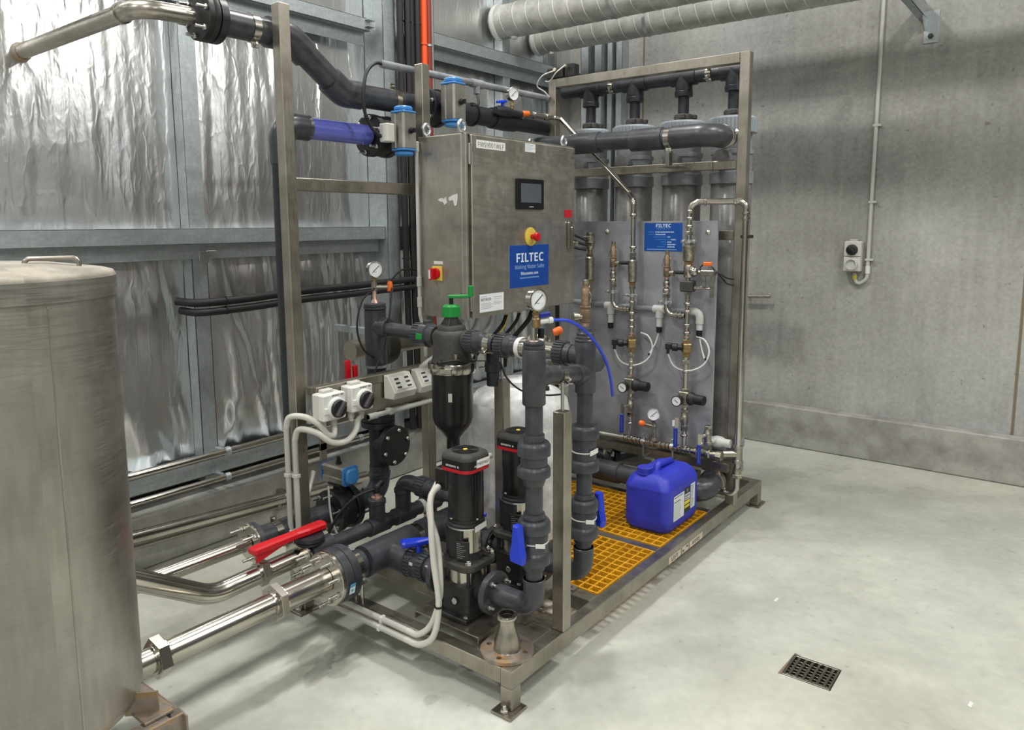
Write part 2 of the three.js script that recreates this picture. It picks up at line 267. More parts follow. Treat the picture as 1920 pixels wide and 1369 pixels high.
M.rustSteel = S([0.46, 0.40, 0.345], 0.55, 0.8, { map: tiled(dataTex(512, 512, (u, v) => { const a = fbm(u * 8, v * 8, 5, 8, 8), r = clamp01((a - 0.5) * 6), k = 0.75 + 0.35 * a; return [k, k * (1 - 0.12 * r), k * (1 - 0.28 * r)]; }, true), 0.2) });
M.ceiling = S([0.62, 0.63, 0.63], 0.7);
M.hallWall = S([0.52, 0.525, 0.52], 0.7, 0, { map: tiled(mottle, 2.2) });
M.sealant = S([0.20, 0.155, 0.11], 0.7);

// concrete wall: formwork grain, run marks, blotches, lighter wash stains
const wallTex = dataTex(2048, 2048, (u, v) => {
  const y = u * 4.6 - 1.6, z = v * 4.6;
  let k = 0.645 + 0.16 * (fbm(u * 9, v * 9, 6, 9, 9) - 0.5) + 0.055 * (fbm(u * 150, v * 10, 3, 150, 10) - 0.5) + 0.08 * (fbm(u * 260, v * 260, 2, 260, 260) - 0.5);
  const edge = 0.07 * (fbm(u * 14, 0.3, 3, 14, 0) - 0.5);
  const bandA = clamp01((2.30 + edge - z) * 14) * clamp01((z - 1.78 - edge * 2) * 7) * clamp01((y + 0.55 + edge) * 3);      // darker horizontal band
  k -= 0.075 * bandA * (0.6 + 0.8 * fbm(u * 90, v * 14, 3, 90, 14));
  const bandB = clamp01((0.92 + edge * 2 - z) * 9) * clamp01((z - 0.52) * 8) * clamp01((y - 0.12 + edge) * 8); k -= 0.085 * bandB * (0.5 + 1.0 * fbm(u * 70, v * 30, 3, 70, 30));
  const w = clamp01((fbm(u * 5 + 3, v * 5 + 1, 5, 5, 5) - 0.53) * 6) * clamp01((1.9 - z) * 3); k += 0.055 * w * (0.5 + fbm(u * 60, v * 60, 3, 60, 60));
  const pit = fbm(u * 190, v * 190, 2, 190, 190); if (pit < 0.17) k -= 0.12 * (0.17 - pit) * 8;
  const t = fbm(u * 4 + 9, v * 4, 3, 4, 4) - 0.5;
  return [k * (1.0 + 0.02 * t), k * 1.0, k * (0.985 - 0.03 * t)];
}, true, [1 / 4.6, 1 / 4.6]); wallTex.offset.set(1.6 / 4.6, 0);
M.concreteWall = S([1, 1, 1], 0.78, 0, { map: wallTex, bumpMap: tiled(speck, 0.5), bumpScale: 0.0006 });
M.kerb = S([0.40, 0.395, 0.37], 0.8, 0, { map: tiled(mottle, 0.9), bumpMap: tiled(speck, 0.4), bumpScale: 0.0008 });
// floor: trowelled concrete with pale wash, grit, and the wet marks below the inlet pipes
const spots = [[0.0, 0.79, .16, .06, .5], [-0.08, 0.70, .17, .045, .5], [-0.13, 0.84, .15, .04, .5], [-0.22, 0.72, .14, .03, .5], [-0.106, 0.274, .045, .035, .3], [2.9, 0.1, .5, .12, -.6], [3.1, -0.7, .55, .10, -1.1], [2.6, 0.55, .3, .1, -.9]];
const floorTex = dataTex(2048, 2048, (u, v) => {
  const x = u * 8 - 4, y = v * 8 - 5;
  const a = fbm(u * 10, v * 10, 6, 10, 10), b = fbm(u * 46 + a * 3, v * 46, 4, 46, 46), c = fbm(u * 300, v * 300, 2, 300, 300);
  let k = 0.745 + 0.13 * (a - 0.5) + 0.10 * (b - 0.5) + 0.05 * (c - 0.5);
  if (c < 0.14) k -= 0.10 * (0.14 - c) * 9;
  for (const [sx, sy, rx, ry, an] of spots) { const dx = x - sx, dy = y - sy; if (dx * dx + dy * dy > 0.6) continue; const ca = Math.cos(an), sa = Math.sin(an), p = (dx * ca + dy * sa) / rx, q = (-dx * sa + dy * ca) / ry, d = Math.sqrt(p * p + q * q) + 2.0 * (fbm(x * 9, y * 9, 5) - 0.5); if (d < 1) k -= (sx > 2 ? 0.04 : 0.09) * clamp01((1 - d) * 5) * (0.65 + 0.5 * b); }
  const t = fbm(u * 6 + 2, v * 6, 4, 6, 6) - 0.5;
  return [k * (0.995 + 0.03 * t), k, k * (0.945 - 0.05 * t)];
}, true, [1 / 8, 1 / 8]); floorTex.offset.set(0.5, 5 / 8);
M.floor = S([1, 1, 1], 0.62, 0, { map: floorTex, bumpMap: tiled(speck, 0.7), bumpScale: 0.0004 });

// ---------------------------------------------------------------- the hall
const WX = 3.70, WY = 2.22, HX = -6.5, HY = -7.0, HZ = 5.4, TH = 0.2;
const fl = room('floor', 'pale trowelled concrete floor with stains under the steel skid');
{ // hole for the drain pit: x .775-.925, y -.80 - -.635
  const [a, b, c, d] = [0.772, 0.928, -0.803, -0.632];
  part(fl, 'slab', [box(HX - TH, a, HY - TH, WY + TH, -0.25, 0, 0), box(b, WX + TH, HY - TH, WY + TH, -0.25, 0, 0), box(a, b, HY - TH, c, -0.25, 0, 0), box(a, b, d, WY + TH, -0.25, 0, 0), box(a, b, c, d, -0.3, -0.14, 0)], M.floor);
}
for (const o of fl.children) { const p = o.geometry.attributes.position, u = o.geometry.attributes.uv; for (let i = 0; i < p.count; i++) u.setXY(i, p.getX(i), -p.getZ(i)); }
const ce = room('ceiling', 'pale grey hall ceiling'); part(ce, 'ceiling_panel', box(HX - TH, WX + TH, HY - TH, WY + TH, HZ, HZ + TH, 0), M.ceiling);
const wl = room('wall_left', 'grey hall wall behind the steel tank'); part(wl, 'wall_panel', box(HX - TH, HX, HY - TH, WY + TH, 0, HZ, 0), M.hallWall);
const wf = room('wall_front', 'grey hall wall behind the camera'); part(wf, 'wall_panel', box(HX, WX + TH, HY - TH, HY, 0, HZ, 0), M.hallWall);
// right-hand precast concrete wall: panels with sealed joints
const wr = room('wall_right', 'bare grey precast concrete wall panels with sealed joints');
const wuv = m => { const p = m.geometry.attributes.position, u = m.geometry.attributes.uv; for (let i = 0; i < p.count; i++) u.setXY(i, -p.getZ(i), p.getY(i)); };
for (const [a, b] of [[HY, -1.10], [-1.085, 1.52], [1.535, WY + TH]]) wuv(part(wr, 'concrete_panel', box(WX, WX + TH, a, b, 0, HZ, 0.004), M.concreteWall));
for (const y of [-1.0925, 1.5275]) part(wr, 'sealant_joint', box(WX + 0.004, WX + TH - .02, y - 0.0075, y + 0.0075, 0, HZ, 0), M.sealant);
const pl = room('trim_1', 'low concrete plinth along the foot of the right wall'); part(pl, 'plinth', box(3.60, WX - .001, HY, 1.55, 0.001, 0.295, 0.008), M.kerb);
// back wall: foil-faced insulation between galvanised studs and girts
const wb = room('wall_back', 'back wall of crinkled silver foil insulation between galvanised steel studs and girts');
part(wb, 'wall_panel', [box(HX, WX + TH, WY + 0.06, WY + TH, 0.44, HZ, 0), box(HX, WX + TH, 3.2, 3.3, 0, 0.5, 0), box(HX, WX + TH, WY + 0.07, 3.3, 0.44, 0.5, 0)], M.hallWall);
function foilSheet(x0, x1, z0, z1, mode, seed, dz = 0.016) {
  const nx = Math.round((x1 - x0) / dz), nz = Math.round((z1 - z0) / dz), pos = [], uv = [], idx = [];
  const H = (x, z) => {
    const e = Math.min(1, (x - x0) / 0.10) * Math.min(1, (x1 - x) / 0.10), t = (z - z0) / (z1 - z0);
    let h = 0.030 * Math.sin(Math.PI * (x - x0) / (x1 - x0)) * Math.sin(Math.PI * t) + 0.006 * (fbm(x * 5 + seed, z * 0.9, 3) - 0.5);
    if (mode === 'drape') { // folds fanning down from the girt
      const s = x + (1 - t) * 0.16 * Math.sin(x * 2.1 + seed) - (1 - t) * 0.10; h += (0.008 + 0.030 * (1 - t)) * (fbm(s * 9 + seed, z * 1.6, 3) - 0.5) * 2; const q = fbm(s * 6 + seed * 2, z * 1.1 + 5, 2); h += (0.008 + 0.022 * (1 - t)) * (1 - Math.min(1, Math.abs(q - 0.5) * 9)); h -= 0.03 * clamp01((0.16 - t) * 7);
    } else { h += 0.006 * (fbm(x * 16 + seed, z * 1.3, 3) - 0.5) * 2; const q = fbm(x * 10 + seed * 2, z * 1.0, 2); h += 0.004 * (1 - Math.min(1, Math.abs(q - 0.5) * 9)); }
    return h * Math.max(0.15, e);
  };
  for (let j = 0; j <= nz; j++) for (let i = 0; i <= nx; i++) { const x = x0 + (x1 - x0) * i / nx, z = z0 + (z1 - z0) * j / nz; pos.push(x, z, -(WY - H(x, z))); uv.push(x, z); }
  for (let j = 0; j < nz; j++) for (let i = 0; i < nx; i++) { const a = j * (nx + 1) + i, b = a + 1, c = a + nx + 2, d = a + nx + 1; idx.push(a, b, c, a, c, d); }
  const g = new THREE.BufferGeometry(); g.setAttribute('position', new THREE.Float32BufferAttribute(pos, 3)); g.setAttribute('uv', new THREE.Float32BufferAttribute(uv, 2)); g.setIndex(idx); g.computeVertexNormals();
  const m = new THREE.Mesh(g, M.foil); m.name = 'foil_sheet'; m.castShadow = m.receiveShadow = true; wb.add(m);
}
const SX = [-2.6, -1.2, 0.215, 1.465, 2.72, WX];           // stud lines
for (let i = 0; i < SX.length - 1; i++) { foilSheet(SX[i], SX[i + 1], 0.30, 1.545, 'drape', 3 + i * 7, i > 0 && i < 3 ? 0.012 : 0.02); foilSheet(SX[i], SX[i + 1], 1.545, 2.79, 'smooth', 11 + i * 5); foilSheet(SX[i], SX[i + 1], 2.79, HZ, 'smooth', 31 + i * 5, 0.04); }
foilSheet(HX, SX[0], 0.30, HZ, 'smooth', 77, 0.06);
const chan = (p, q, w, d, N) => { // C-section: web facing N (towards the room), flanges behind
  const L = sub(q, p), c = add(p, L, .5), A = nrm(L), B = crs(N, A); const t = 0.0025; return [obox(add(c, N, -t), A, B, N, len(L) / 2, w / 2, t, 0.001), ...[-1, 1].map(s => obox(add(add(c, N, -d / 2), B, s * (w / 2 - t)), A, B, N, len(L) / 2, t, d / 2, 0.001)), ...[-1, 1].map(s => obox(add(add(c, N, -d + t), B, s * (w / 2 - 0.010)), A, B, N, len(L) / 2, 0.008, t, 0.0005))];
};
for (const x of SX.slice(0, -1)) { const w = x > 1 && x < 2 ? 0.10 : 0.085, yf = x > 1 && x < 2 ? 2.05 : 2.135; for (const [z0, z1] of x > 1 && x < 2 ? [[0.30, HZ]] : [[0.30, 1.50], [1.60, HZ]]) part(wb, 'stud', chan([x, yf, z0], [x, yf, z1], w, WY - yf - 0.004, nY), M.galv); }
const girt = (x0, x1, z0, z1, yf, mode) => part(wb, 'girt', [box(x0, x1, yf, yf + 0.004, z0, z1, .001), box(x0, x1, yf, WY - 0.01, z1 - .004, z1, .001), box(x0, x1, yf + 0.055, yf + 0.06, z0 - 0.075, z0 + .01, .001), box(x0, x1, yf, yf + 0.06, z0, z0 + 0.004, .001)], M.galv);
girt(-4.0, 1.412, 1.525, 1.602, 2.075); girt(1.52, 3.66, 1.525, 1.602, 2.075);
girt(-4.0, 1.335, 2.745, 2.815, 2.075); girt(1.80, 3.66, 2.765, 2.845, 2.075);
part(wb, 'girt', [box(-4.0, 3.66, 2.09, 2.094, 0.345, 0.43, .001), box(-4.0, 3.66, 2.09, 2.2, 0.345, 0.35, .001), box(-4.0, 3.66, 2.09, 2.2, 0.426, 0.43, .001)], M.galv);
part(wb, 'girt_cleat', [box(1.30, 1.355, 2.05, 2.10, 2.765, 2.771, .001), box(1.30, 1.355, 2.05, 2.10, 2.802, 2.808, .001), box(1.30, 1.40, 2.095, 2.10, 2.765, 2.808, .001)], M.galv);
part(wb, 'stud_bracket', [box(0.21, 0.262, 2.06, 2.13, 1.487, 1.492, .001), box(0.21, 0.262, 2.125, 2.13, 1.43, 1.49, .001)], M.zinc);
// galvanised corner posts beside the concrete
for (const [y, w, x] of [[1.985, 0.075, 3.56], [1.86, 0.07, 3.56], [1.775, 0.05, 3.60], [1.69, 0.06, 3.60]]) part(wb, 'corner_post', chan([x, y, 0.28], [x, y, HZ], w, WX - x - .004, nX), M.galv);
part(wb, 'tie_member', chan([1.80, 2.02, 0.9], [1.80, 2.02, HZ], 0.05, 0.05, nY), M.galv);
const kb = room('trim_2', 'rough concrete kerb below the foil wall'); part(kb, 'kerb', box(HX, 3.599, 2.03, 3.2, 0.001, 0.262, 0.01), M.kerb);
// added unseen dark roller door and cabinets, placed to darken the foil reflections
{
  const d = room('door_1', 'added dark grey roller door, unseen, darkening the foil reflections'); const mm = S([0.11, 0.11, 0.108], 0.6, 0.1);
  for (let i = 0; i < 29; i++) part(d, 'door_slat', box(WX - .06, WX - .03, -5.6, -2.0, i * .1 + .002, i * .1 + .098, .012), mm); part(d, 'door_hood', box(WX - .32, WX - .001, -5.7, -1.9, 2.905, 3.25, .01), mm); for (const y of [-5.65, -1.95]) part(d, 'door_guide', box(WX - .1, WX - .001, y - .05, y + .05, .3, 2.9, .004), mm);
  [['added unseen dark cabinet darkening the foil reflections, leftmost', -3.6], ['added unseen dark cabinet darkening the foil reflections, second', -2.2], ['added unseen dark cabinet darkening the foil reflections, third', -.8], ['added unseen dark cabinet darkening the foil reflections, fourth', .6], ['added unseen dark cabinet darkening the foil reflections, rightmost', 2.0]].forEach(([lb, x]) => { const t = thing('added_cabinet', lb, 'cabinet', [x + .65, -5.2, 0], 'added dark cabinets behind the camera'); part(t, 'body', box(x, x + 1.3, -5.6, -4.8, .1, 2.35, .01), mm); part(t, 'plinth', box(x + .02, x + 1.28, -5.58, -4.85, .001, .0995, .004), M.blackSatin); for (const k of [0, 1]) { const q = part(t, 'door', box(x + .02 + k * .635, x + .645 + k * .635, -4.797, -4.78, .13, 2.32, .005), mm); part(q, 'handle', box(x + .58 + k * .10, x + .61 + k * .10, -4.779, -4.75, 1.05, 1.22, .004), M.bolt); } });
}
// ceiling lamps
LAMPS.forEach(([x, y], i) => {
  const nth = ['above the middle of the skid', 'above the steel tank', 'nearest above the open floor', 'above the aisle left of the camera', 'in front of the added roller door', 'above the added cabinets', 'over the far left of the foil wall', 'in the far rear corner'][i];
  const t = thing('ceiling_lamp', 'white ceiling lamp ' + nth, 'lamp', [x, y, LAMP_Z], 'ceiling lamps');
  part(t, 'housing', [box(x - LAMP_LX / 2 - .03, x + LAMP_LX / 2 + .03, y - LAMP_LY / 2 - .03, y + LAMP_LY / 2 + .03, LAMP_Z + 0.012, LAMP_Z + 0.09, .01)], M.white);
  const em = new THREE.MeshStandardMaterial({ color: 0xffffff, emissive: LAMP_COLOR, emissiveIntensity: 6, roughness: 0.6 });
  part(t, 'diffuser', box(x - LAMP_LX / 2, x + LAMP_LX / 2, y - LAMP_LY / 2, y + LAMP_LY / 2, LAMP_Z, LAMP_Z + 0.014, .002), em);
  for (const s of [-1, 1]) part(t, 'hanger', cyl([x + s * .2, y, LAMP_Z + .085], [x + s * .2, y, HZ], 0.004, 6), M.zinc);
  const l = new THREE.RectAreaLight(LAMP_COLOR, LAMP_NITS, LAMP_LX, LAMP_LY); l.position.copy(V3(x, y, LAMP_Z - 0.004)); l.lookAt(V3(x, y, 0)); scene.add(l); l.name = numbered('lamp_light');
});

// ---------------------------------------------------------------- printed signs
function canvasTex(w, h, draw) { const c = document.createElement('canvas'); c.width = w; c.height = h; const x = c.getContext('2d'); draw(x, w, h); const t = new THREE.CanvasTexture(c); t.colorSpace = THREE.SRGBColorSpace; return t; }
const print = (w, h, draw, rough = 0.45) => new THREE.MeshStandardMaterial({ map: canvasTex(w, h, draw), roughness: rough });
const fillTxt = (x, s, px, py, size, col, o = {}) => { x.fillStyle = col; x.font = (o.bold ? 'bold ' : '') + size + 'px ' + (o.font || 'sans-serif'); x.textAlign = o.align || 'center'; x.textBaseline = 'middle'; if (o.sx) { x.save(); x.translate(px, py); x.scale(o.sx, 1); x.fillText(s, 0, 0); x.restore(); } else x.fillText(s, px, py); };

// ---------------------------------------------------------------- skid frame
const T = 0.15;                                  // top of the base beams
const sk = thing('skid_frame', 'brushed stainless box-section skid frame carrying the pumps, cabinet and pipework', 'frame', [1.17, 0.57, 0]);
const beam = (n, a, b, c, d, e, f, ch = 0.003) => part(sk, n, box(a, b, c, d, e, f, ch), M.frame);
const BH = 0.064; beam('base_beam', 0, 2.35, 0, 0.05, T - BH, T); beam('base_beam', 0, 2.35, 1.10, 1.15, T - BH, T);
beam('base_beam', 0, 0.05, 0.0505, 1.0995, T - BH + .006, T); beam('base_beam', 2.30, 2.35, 0.0505, 1.0995, T - BH, T);
for (const [a, b] of [[0.565, 0.625], [1.122, 1.176], [1.70, 1.75]]) beam('cross_beam', a, b, 0.0505, 1.0995, T - 0.06, T - 0.0005);
beam('cross_beam', 0.30, 0.36, 0.0505, 1.0995, T - 0.062, T - 0.0025); 
part(sk, 'base_plate', box(0.0505, 0.30, 0.0505, 0.17, T - .006, T - .0005, .001), M.frame);
for (const [x, y] of [[0, 0], [2.30, 0], [0, 1.10], [2.30, 1.10], [1.14, 1.10]]) {
  const l = part(sk, 'leg', box(x, x + 0.05, y, y + 0.05, 0.010, T - BH - .0003, 0.003), M.frame), sx = x < 1 ? -1 : 1, sy = y < .5 ? -1 : 1;
  part(l, 'foot_plate', box(x + (sx < 0 ? -0.035 : -0.01), x + (sx < 0 ? 0.06 : 0.105), y - 0.02 + (sx > 0 ? .01 : 0), y + 0.065, 0.001, 0.010, 0.002), M.frame);
  const bx = sx < 0 ? x - 0.015 : x + 0.08, by = y + 0.02; part(l, 'anchor_bolt', [hexa([bx, by, .010], Z, 0.014, 0.011), cyl([bx, by, .02], [bx, by, .036], 0.007, 8)], M.bolt);
}
const post = (x0, y0, z1, n = 'post') => beam(n, x0, x0 + 0.05, y0, y0 + 0.05, T + .0005, z1);
post(0, 1.10, 2.455); post(0.725, 1.062, 2.34); post(0.305, 0, 0.965, 'short_post'); post(0.60, 0.505, 0.966, 'short_post');
post(1.87, -0.022, 2.442); post(1.87, 1.115, 2.442);
beam('top_rail', 1.87, 1.92, 0.0285, 1.1145, 2.392, 2.442); beam('mid_rail', 1.87, 1.92, 0.0285, 1.1145, 1.882, 1.926); beam('mid_rail', 1.87, 1.92, 0.0285, 1.1145, 1.53, 1.58); beam('low_rail', 1.82, 1.869, -0.0, 1.1145, 0.335, 0.385);
beam('side_rail', 0.0505, 0.7245, 1.11, 1.1605, 1.752, 1.803); 
// control rail: top angle with a plate in front
part(sk, 'control_rail', [box(0.0505, 0.77, 1.03, 1.0615, 0.925, 0.965, .003), box(0.0505, 0.724, 1.06, 1.095, 0.93, 0.96, .002)], M.frame);
part(sk, 'control_plate', [box(0.052, 0.77, 1.036, 1.042, 0.80, 0.9255, .001)], M.frame);
part(sk, 'plate_strap', [box(0.056, 0.09, 1.028, 1.036, 0.66, 0.905, .001), box(0.056, 0.20, 1.028, 1.0355, 0.70, 0.73, .001)], M.frame);
for (const [a, b, zc] of [[0.33, 0.025, 0.965], [0.625, 0.53, 0.966]]) part(sk, 'threaded_rod', cyl([a, b, zc], [a, b, zc + 0.14], 0.0065, 8), M.bolt);
for (const [y, s] of [[.16, 0], [.62, 0]]) part(sk, 'lug', box(1.895, 1.91, y, y + .012, 2.4425, 2.449, .002), M.bolt);
part(sk, 'rod_strap', box(0.53, 0.632, 0.518, 0.542, 1.1065, 1.1105, .001), M.frame);
// LIFT HERE stickers on the front beam
const liftMat = (a) => print(256, 64, (c, w, h) => { c.fillStyle = '#cdbfae'; c.fillRect(0, 0, w, h); fillTxt(c, a, w / 2, h / 2 + 3, 52, '#17130f', { bold: true, sx: a === 'LIFT' ? 1.35 : 1.15 }); });
part(sk, 'lift_sticker', card([1.155, -0.0008, 0.0885], X, Z, 0.125, 0.033), liftMat('LIFT')); part(sk, 'lift_sticker', card([1.375, -0.0008, 0.0885], X, Z, 0.15, 0.033), liftMat('HERE'));
part(sk, 'lift_sticker', card([1.295, -0.0008, 0.0885], X, Z, 0.07, 0.033), print(128, 64, (c, w, h) => { c.fillStyle = '#cdbfae'; c.fillRect(0, 0, w, h); c.fillStyle = '#17130f'; c.beginPath(); c.moveTo(30, 58); c.lineTo(8, 34); c.lineTo(52, 34); c.fill(); c.beginPath(); c.moveTo(98, 6); c.lineTo(76, 30); c.lineTo(120, 30); c.fill(); }));

// yellow gratings
for (const [x0, x1, lb] of [[0.628, 1.119, 'yellow moulded floor grating panel beside the short front post'], [1.179, 1.697, 'yellow moulded floor grating panel under the blue jerrycan']]) {
  const y0 = 0.053, y1 = 0.86, g = thing('floor_grating', lb, 'grating', [(x0 + x1) / 2, (y0 + y1) / 2, T - 0.03], 'yellow gratings');
  const nx = 11, ny = 18, z0 = T - 0.030, z1 = T + 0.004;
  for (let i = 0; i <= nx; i++) { const x = x0 + 0.004 + (x1 - x0 - 0.008) * i / nx; part(g, 'grating_bar', box(x - .0035, x + .0035, y0, y1, z0, z1, .001), M.yellow); }
  for (let i = 0; i <= ny; i++) { const y = y0 + 0.004 + (y1 - y0 - 0.008) * i / ny; part(g, 'grating_bar', box(x0, x1, y - .0032, y + .0032, z0 + .001, z1 - .0006, .001), M.yellow); }
}

// ---------------------------------------------------------------- control cabinet
{
  const x0 = 0.684, x1 = 1.545, y0 = 0.767, y1 = 1.06, z0 = 1.195, z1 = 2.008;
  const c = thing('control_cabinet', 'brushed stainless control cabinet with touch screen and blue sign on its door', 'cabinet', [(x0 + x1) / 2, (y0 + y1) / 2, z0]);
  part(c, 'body', [box(x0, x1, y0 + 0.028, y1, z0, z1, 0.004), box(x0, x1, y0 + .012, y0 + .03, z1 - .004, z1 + .004, .001)], M.cabinet);
  const d = part(c, 'door', [box(x0 + 0.035, x1, y0, y0 + 0.026, z0 + 0.002, z1 - 0.004, 0.004)], M.cabinet);
  part(c, 'hinge_strip', box(x0 + 0.0005, x0 + 0.016, y0 + .004, y0 + .0275, z0, z1, .002), M.cabinet);
  for (const z of [1.93, 1.285]) part(d, 'hinge', cyl([x0 + 0.025, y0 + .002, z - 0.055], [x0 + 0.025, y0 + .002, z + 0.035], 0.008, 10), M.bolt);
  const sg = (n, w, h, x, z, mat, t = 0.0012) => { const m = part(d, n, box(x, x + w, y0 - t, y0 - .0001, z, z + h, 0.0004), M.white); part(c, n + '_print', card([x, y0 - t - 0.0004, z], X, Z, w, h), mat); return m; };
  sg('name_label', 0.205, 0.036, 0.75, 1.948, print(512, 96, (x, w, h) => { x.fillStyle = '#f2f2f0'; x.fillRect(0, 0, w, h); fillTxt(x, 'FWS9001WLF', w / 2, h / 2 + 4, 74, '#1c1f24', { sx: 1.05 }); }));
  sg('notice_label', 0.083, 0.04, 1.108, 1.957, print(256, 128, (x, w, h) => { x.fillStyle = '#edf0f2'; x.fillRect(0, 0, w, h); x.fillStyle = '#9fb0bd'; for (let i = 0; i < 6; i++) x.fillRect(24, 18 + i * 16, 208 - (i % 3) * 40, 5); }));
  sg('blue_sign', 0.322, 0.202, 0.982, 1.313, print(1024, 640, (x, w, h) => {
    x.fillStyle = '#0a479f'; x.fillRect(0, 0, w, h); fillTxt(x, 'FILTEC', w * .51, 190, 190, '#dfe9f5', { bold: true, sx: 1.2 }); fillTxt(x, 'Making Water Safer', w * .51, 330, 84, '#9dbde3', { sx: 1.06 });
    fillTxt(x, 'filtecwater.com', w * .5, 432, 60, '#e6eef8', { bold: true }); x.fillStyle = '#7fa6d6'; for (let q = 260, i = 0; q < 760; i++) { const wd = 10 + 30 * hash2(7, i); x.fillRect(q, 488, wd, 22); q += wd + 9; }
  }));
  sg('maker_label', 0.175, 0.082, 0.762, 1.219, print(512, 300, (x, w, h) => {
    x.fillStyle = '#f1f4f7'; x.fillRect(0, 0, w, h); fillTxt(x, 'METROID', 132, 92, 62, '#3c444a', { bold: true, sx: .8 }); x.fillStyle = '#b3bcc2'; x.fillRect(24, 38, 120, 9); x.fillRect(300, 60, 170, 12); x.fillRect(300, 92, 170, 10); for (let i = 0; i < 5; i++) { x.fillRect(24, 150 + i * 22, 210 + (i % 2) * 40, 10); if (i < 3) x.fillRect(290, 140 + i * 22, 150 + (i % 2) * 30, 10); } }));
  part(d, 'red_sticker', box(1.446, 1.518, y0 - .0015, y0 - .0001, 1.648, 1.687, .0004), S([0.55, 0.012, 0.03], 0.5));
  const hm = part(c, 'touch_screen', [box(1.033, 1.25, y0 - 0.012, y0 - .0001, 1.686, 1.830, 0.004)], M.black);
  part(hm, 'display', card([1.060, y0 - 0.0125, 1.718], X, Z, 0.165, 0.090), S([0.10, 0.115, 0.14], 0.12));
  part(hm, 'display_logo', card([1.118, y0 - 0.0125, 1.692], X, Z, 0.05, 0.012), print(256, 64, (x, w, h) => { x.fillStyle = '#0b0b0c'; x.fillRect(0, 0, w, h); x.fillStyle = '#c8c8c8'; x.fillRect(40, 22, 176, 20); x.fillStyle = '#0b0b0c'; x.fillRect(70, 22, 8, 20); x.fillRect(120, 22, 8, 20); x.fillRect(165, 22, 8, 20); }));
  const es = part(c, 'emergency_stop', [rev([1.149, y0 - .0001, 1.555], nY, [[0, .045], [.006, .045], [.008, .040], [.010, .025]], 24)], M.yellowPlate);
  part(es, 'stop_button', rev([1.149, y0 - .010, 1.555], nY, [[0, .012], [.022, .012], [.024, .021], [.034, .022], [.040, .018], [.042, 0]], 20), M.red);
  const hd = part(c, 'door_handle', [box(1.470, 1.496, y0 - 0.022, y0 - .0001, 1.487, 1.625, .006), box(1.476, 1.49, y0 - 0.034, y0 - .02, 1.50, 1.60, .004)], M.polished);
  part(hd, 'lock', [cyl([1.50, y0 - .0001, 1.512], [1.50, y0 - .03, 1.512], .011, 12), box(1.494, 1.506, y0 - .05, y0 - .03, 1.50, 1.524, .002)], M.bolt);
  const ms = part(c, 'main_switch', box(x0 - 0.010, x0 - .0001, 0.915, 0.975, 1.362, 1.428, .002), M.yellowPlate);
  part(ms, 'switch_knob', [rev([x0 - .010, 0.945, 1.396], nX, [[0, .024], [.012, .022], [.014, 0]], 18), obox([x0 - .034, 0.948, 1.394], nY, Z, nX, .008, .026, .020, .003)], M.red);
  part(ms, 'knob_mark', box(x0 - .0545, x0 - .0541, .9425, .953, 1.374, 1.414, 0), M.white);
  part(c, 'switch_label', box(x0 - .0015, x0 - .0001, .914, .970, 1.437, 1.450, .0004), M.white);
  const tape = S([0.72, 0.70, 0.68], 0.5); part(c, 'torn_tape', [extr([[0, .004], [.02, .012], [.035, .006], [.05, .016], [.055, -.010], [.04, -.02], [.03, -.006], [.012, -.004]], [x0 - .0006, .938, 1.722], nY, Z, .0005), extr([[.064, .012], [.09, .022], [.118, .028], [.12, .012], [.112, -.022], [.1, -.026], [.09, .002], [.07, -.004]], [x0 - .0006, .938, 1.722], nY, Z, .0005)], tape);
  for (const [x, y] of [[x0 + .03, y1 - .03], [x0 + .03, y0 + .05], [x1 - .03, y0 + .05], [x1 - .03, y1 - .03]]) { const ring = []; for (let i = 0; i <= 20; i++) { const t = 2 * Math.PI * i / 20; ring.push([x + 0.021 * Math.cos(t), y, z1 + .034 + .023 * Math.sin(t)]); } part(c, 'lifting_eye', [sweep(ring, .0085, 8, false), cyl([x, y, z1 - .001], [x, y, z1 + .012], .011, 10)], M.zinc); }
  part(c, 'latch_clip', [box(x1 - .03, x1 - .022, y0 - .006, y0 - .0001, 1.948, 1.985, .002)], M.polished);
  // glands below
  for (let i = 0; i < 6; i++) part(c, 'cable_gland', rev([0.80 + i * .11, 0.90, z0 + .001], nZ, [[0, .019], [.012, .019], [.014, .014], [.03, .014]], 12), M.conduit);
}
// cables hanging under the cabinet
[['grey flexible conduit curving under the left of the cabinet', .80, .022, M.conduit], ['grey flexible conduit under the cabinet, second from its left', .91, .02, M.conduit], ['grey flexible conduit under the cabinet, third from its left', 1.02, .02, M.conduit], ['black cable with yellow stripe looping under the cabinet middle', 1.13, .015, M.rubber], ['black cable looping under the cabinet right of the yellow striped one', 1.24, .014, M.rubber], ['thick black hose arching under the right end of the cabinet', 1.35, .02, M.rubber]].forEach(([lb, x, r, m], i) => {
  const t = thing('cable', lb, 'cable', [x, .9, 1.0]); part(t, 'jacket', hose([[x, .90, 1.17], [x - .02, .91, 1.12], [x - .08, .96, 1.03], [x - .17 + i * .02, 1.02, .95], [x - .2 + i * .03, 1.05, .86]], r * .62, 8), m); if (i === 3) part(t, 'stripe', hose([[x, .888, 1.165], [x - .022, .897, 1.11], [x - .05, .925, 1.06]], .004, 6), M.yellowPlate);
});

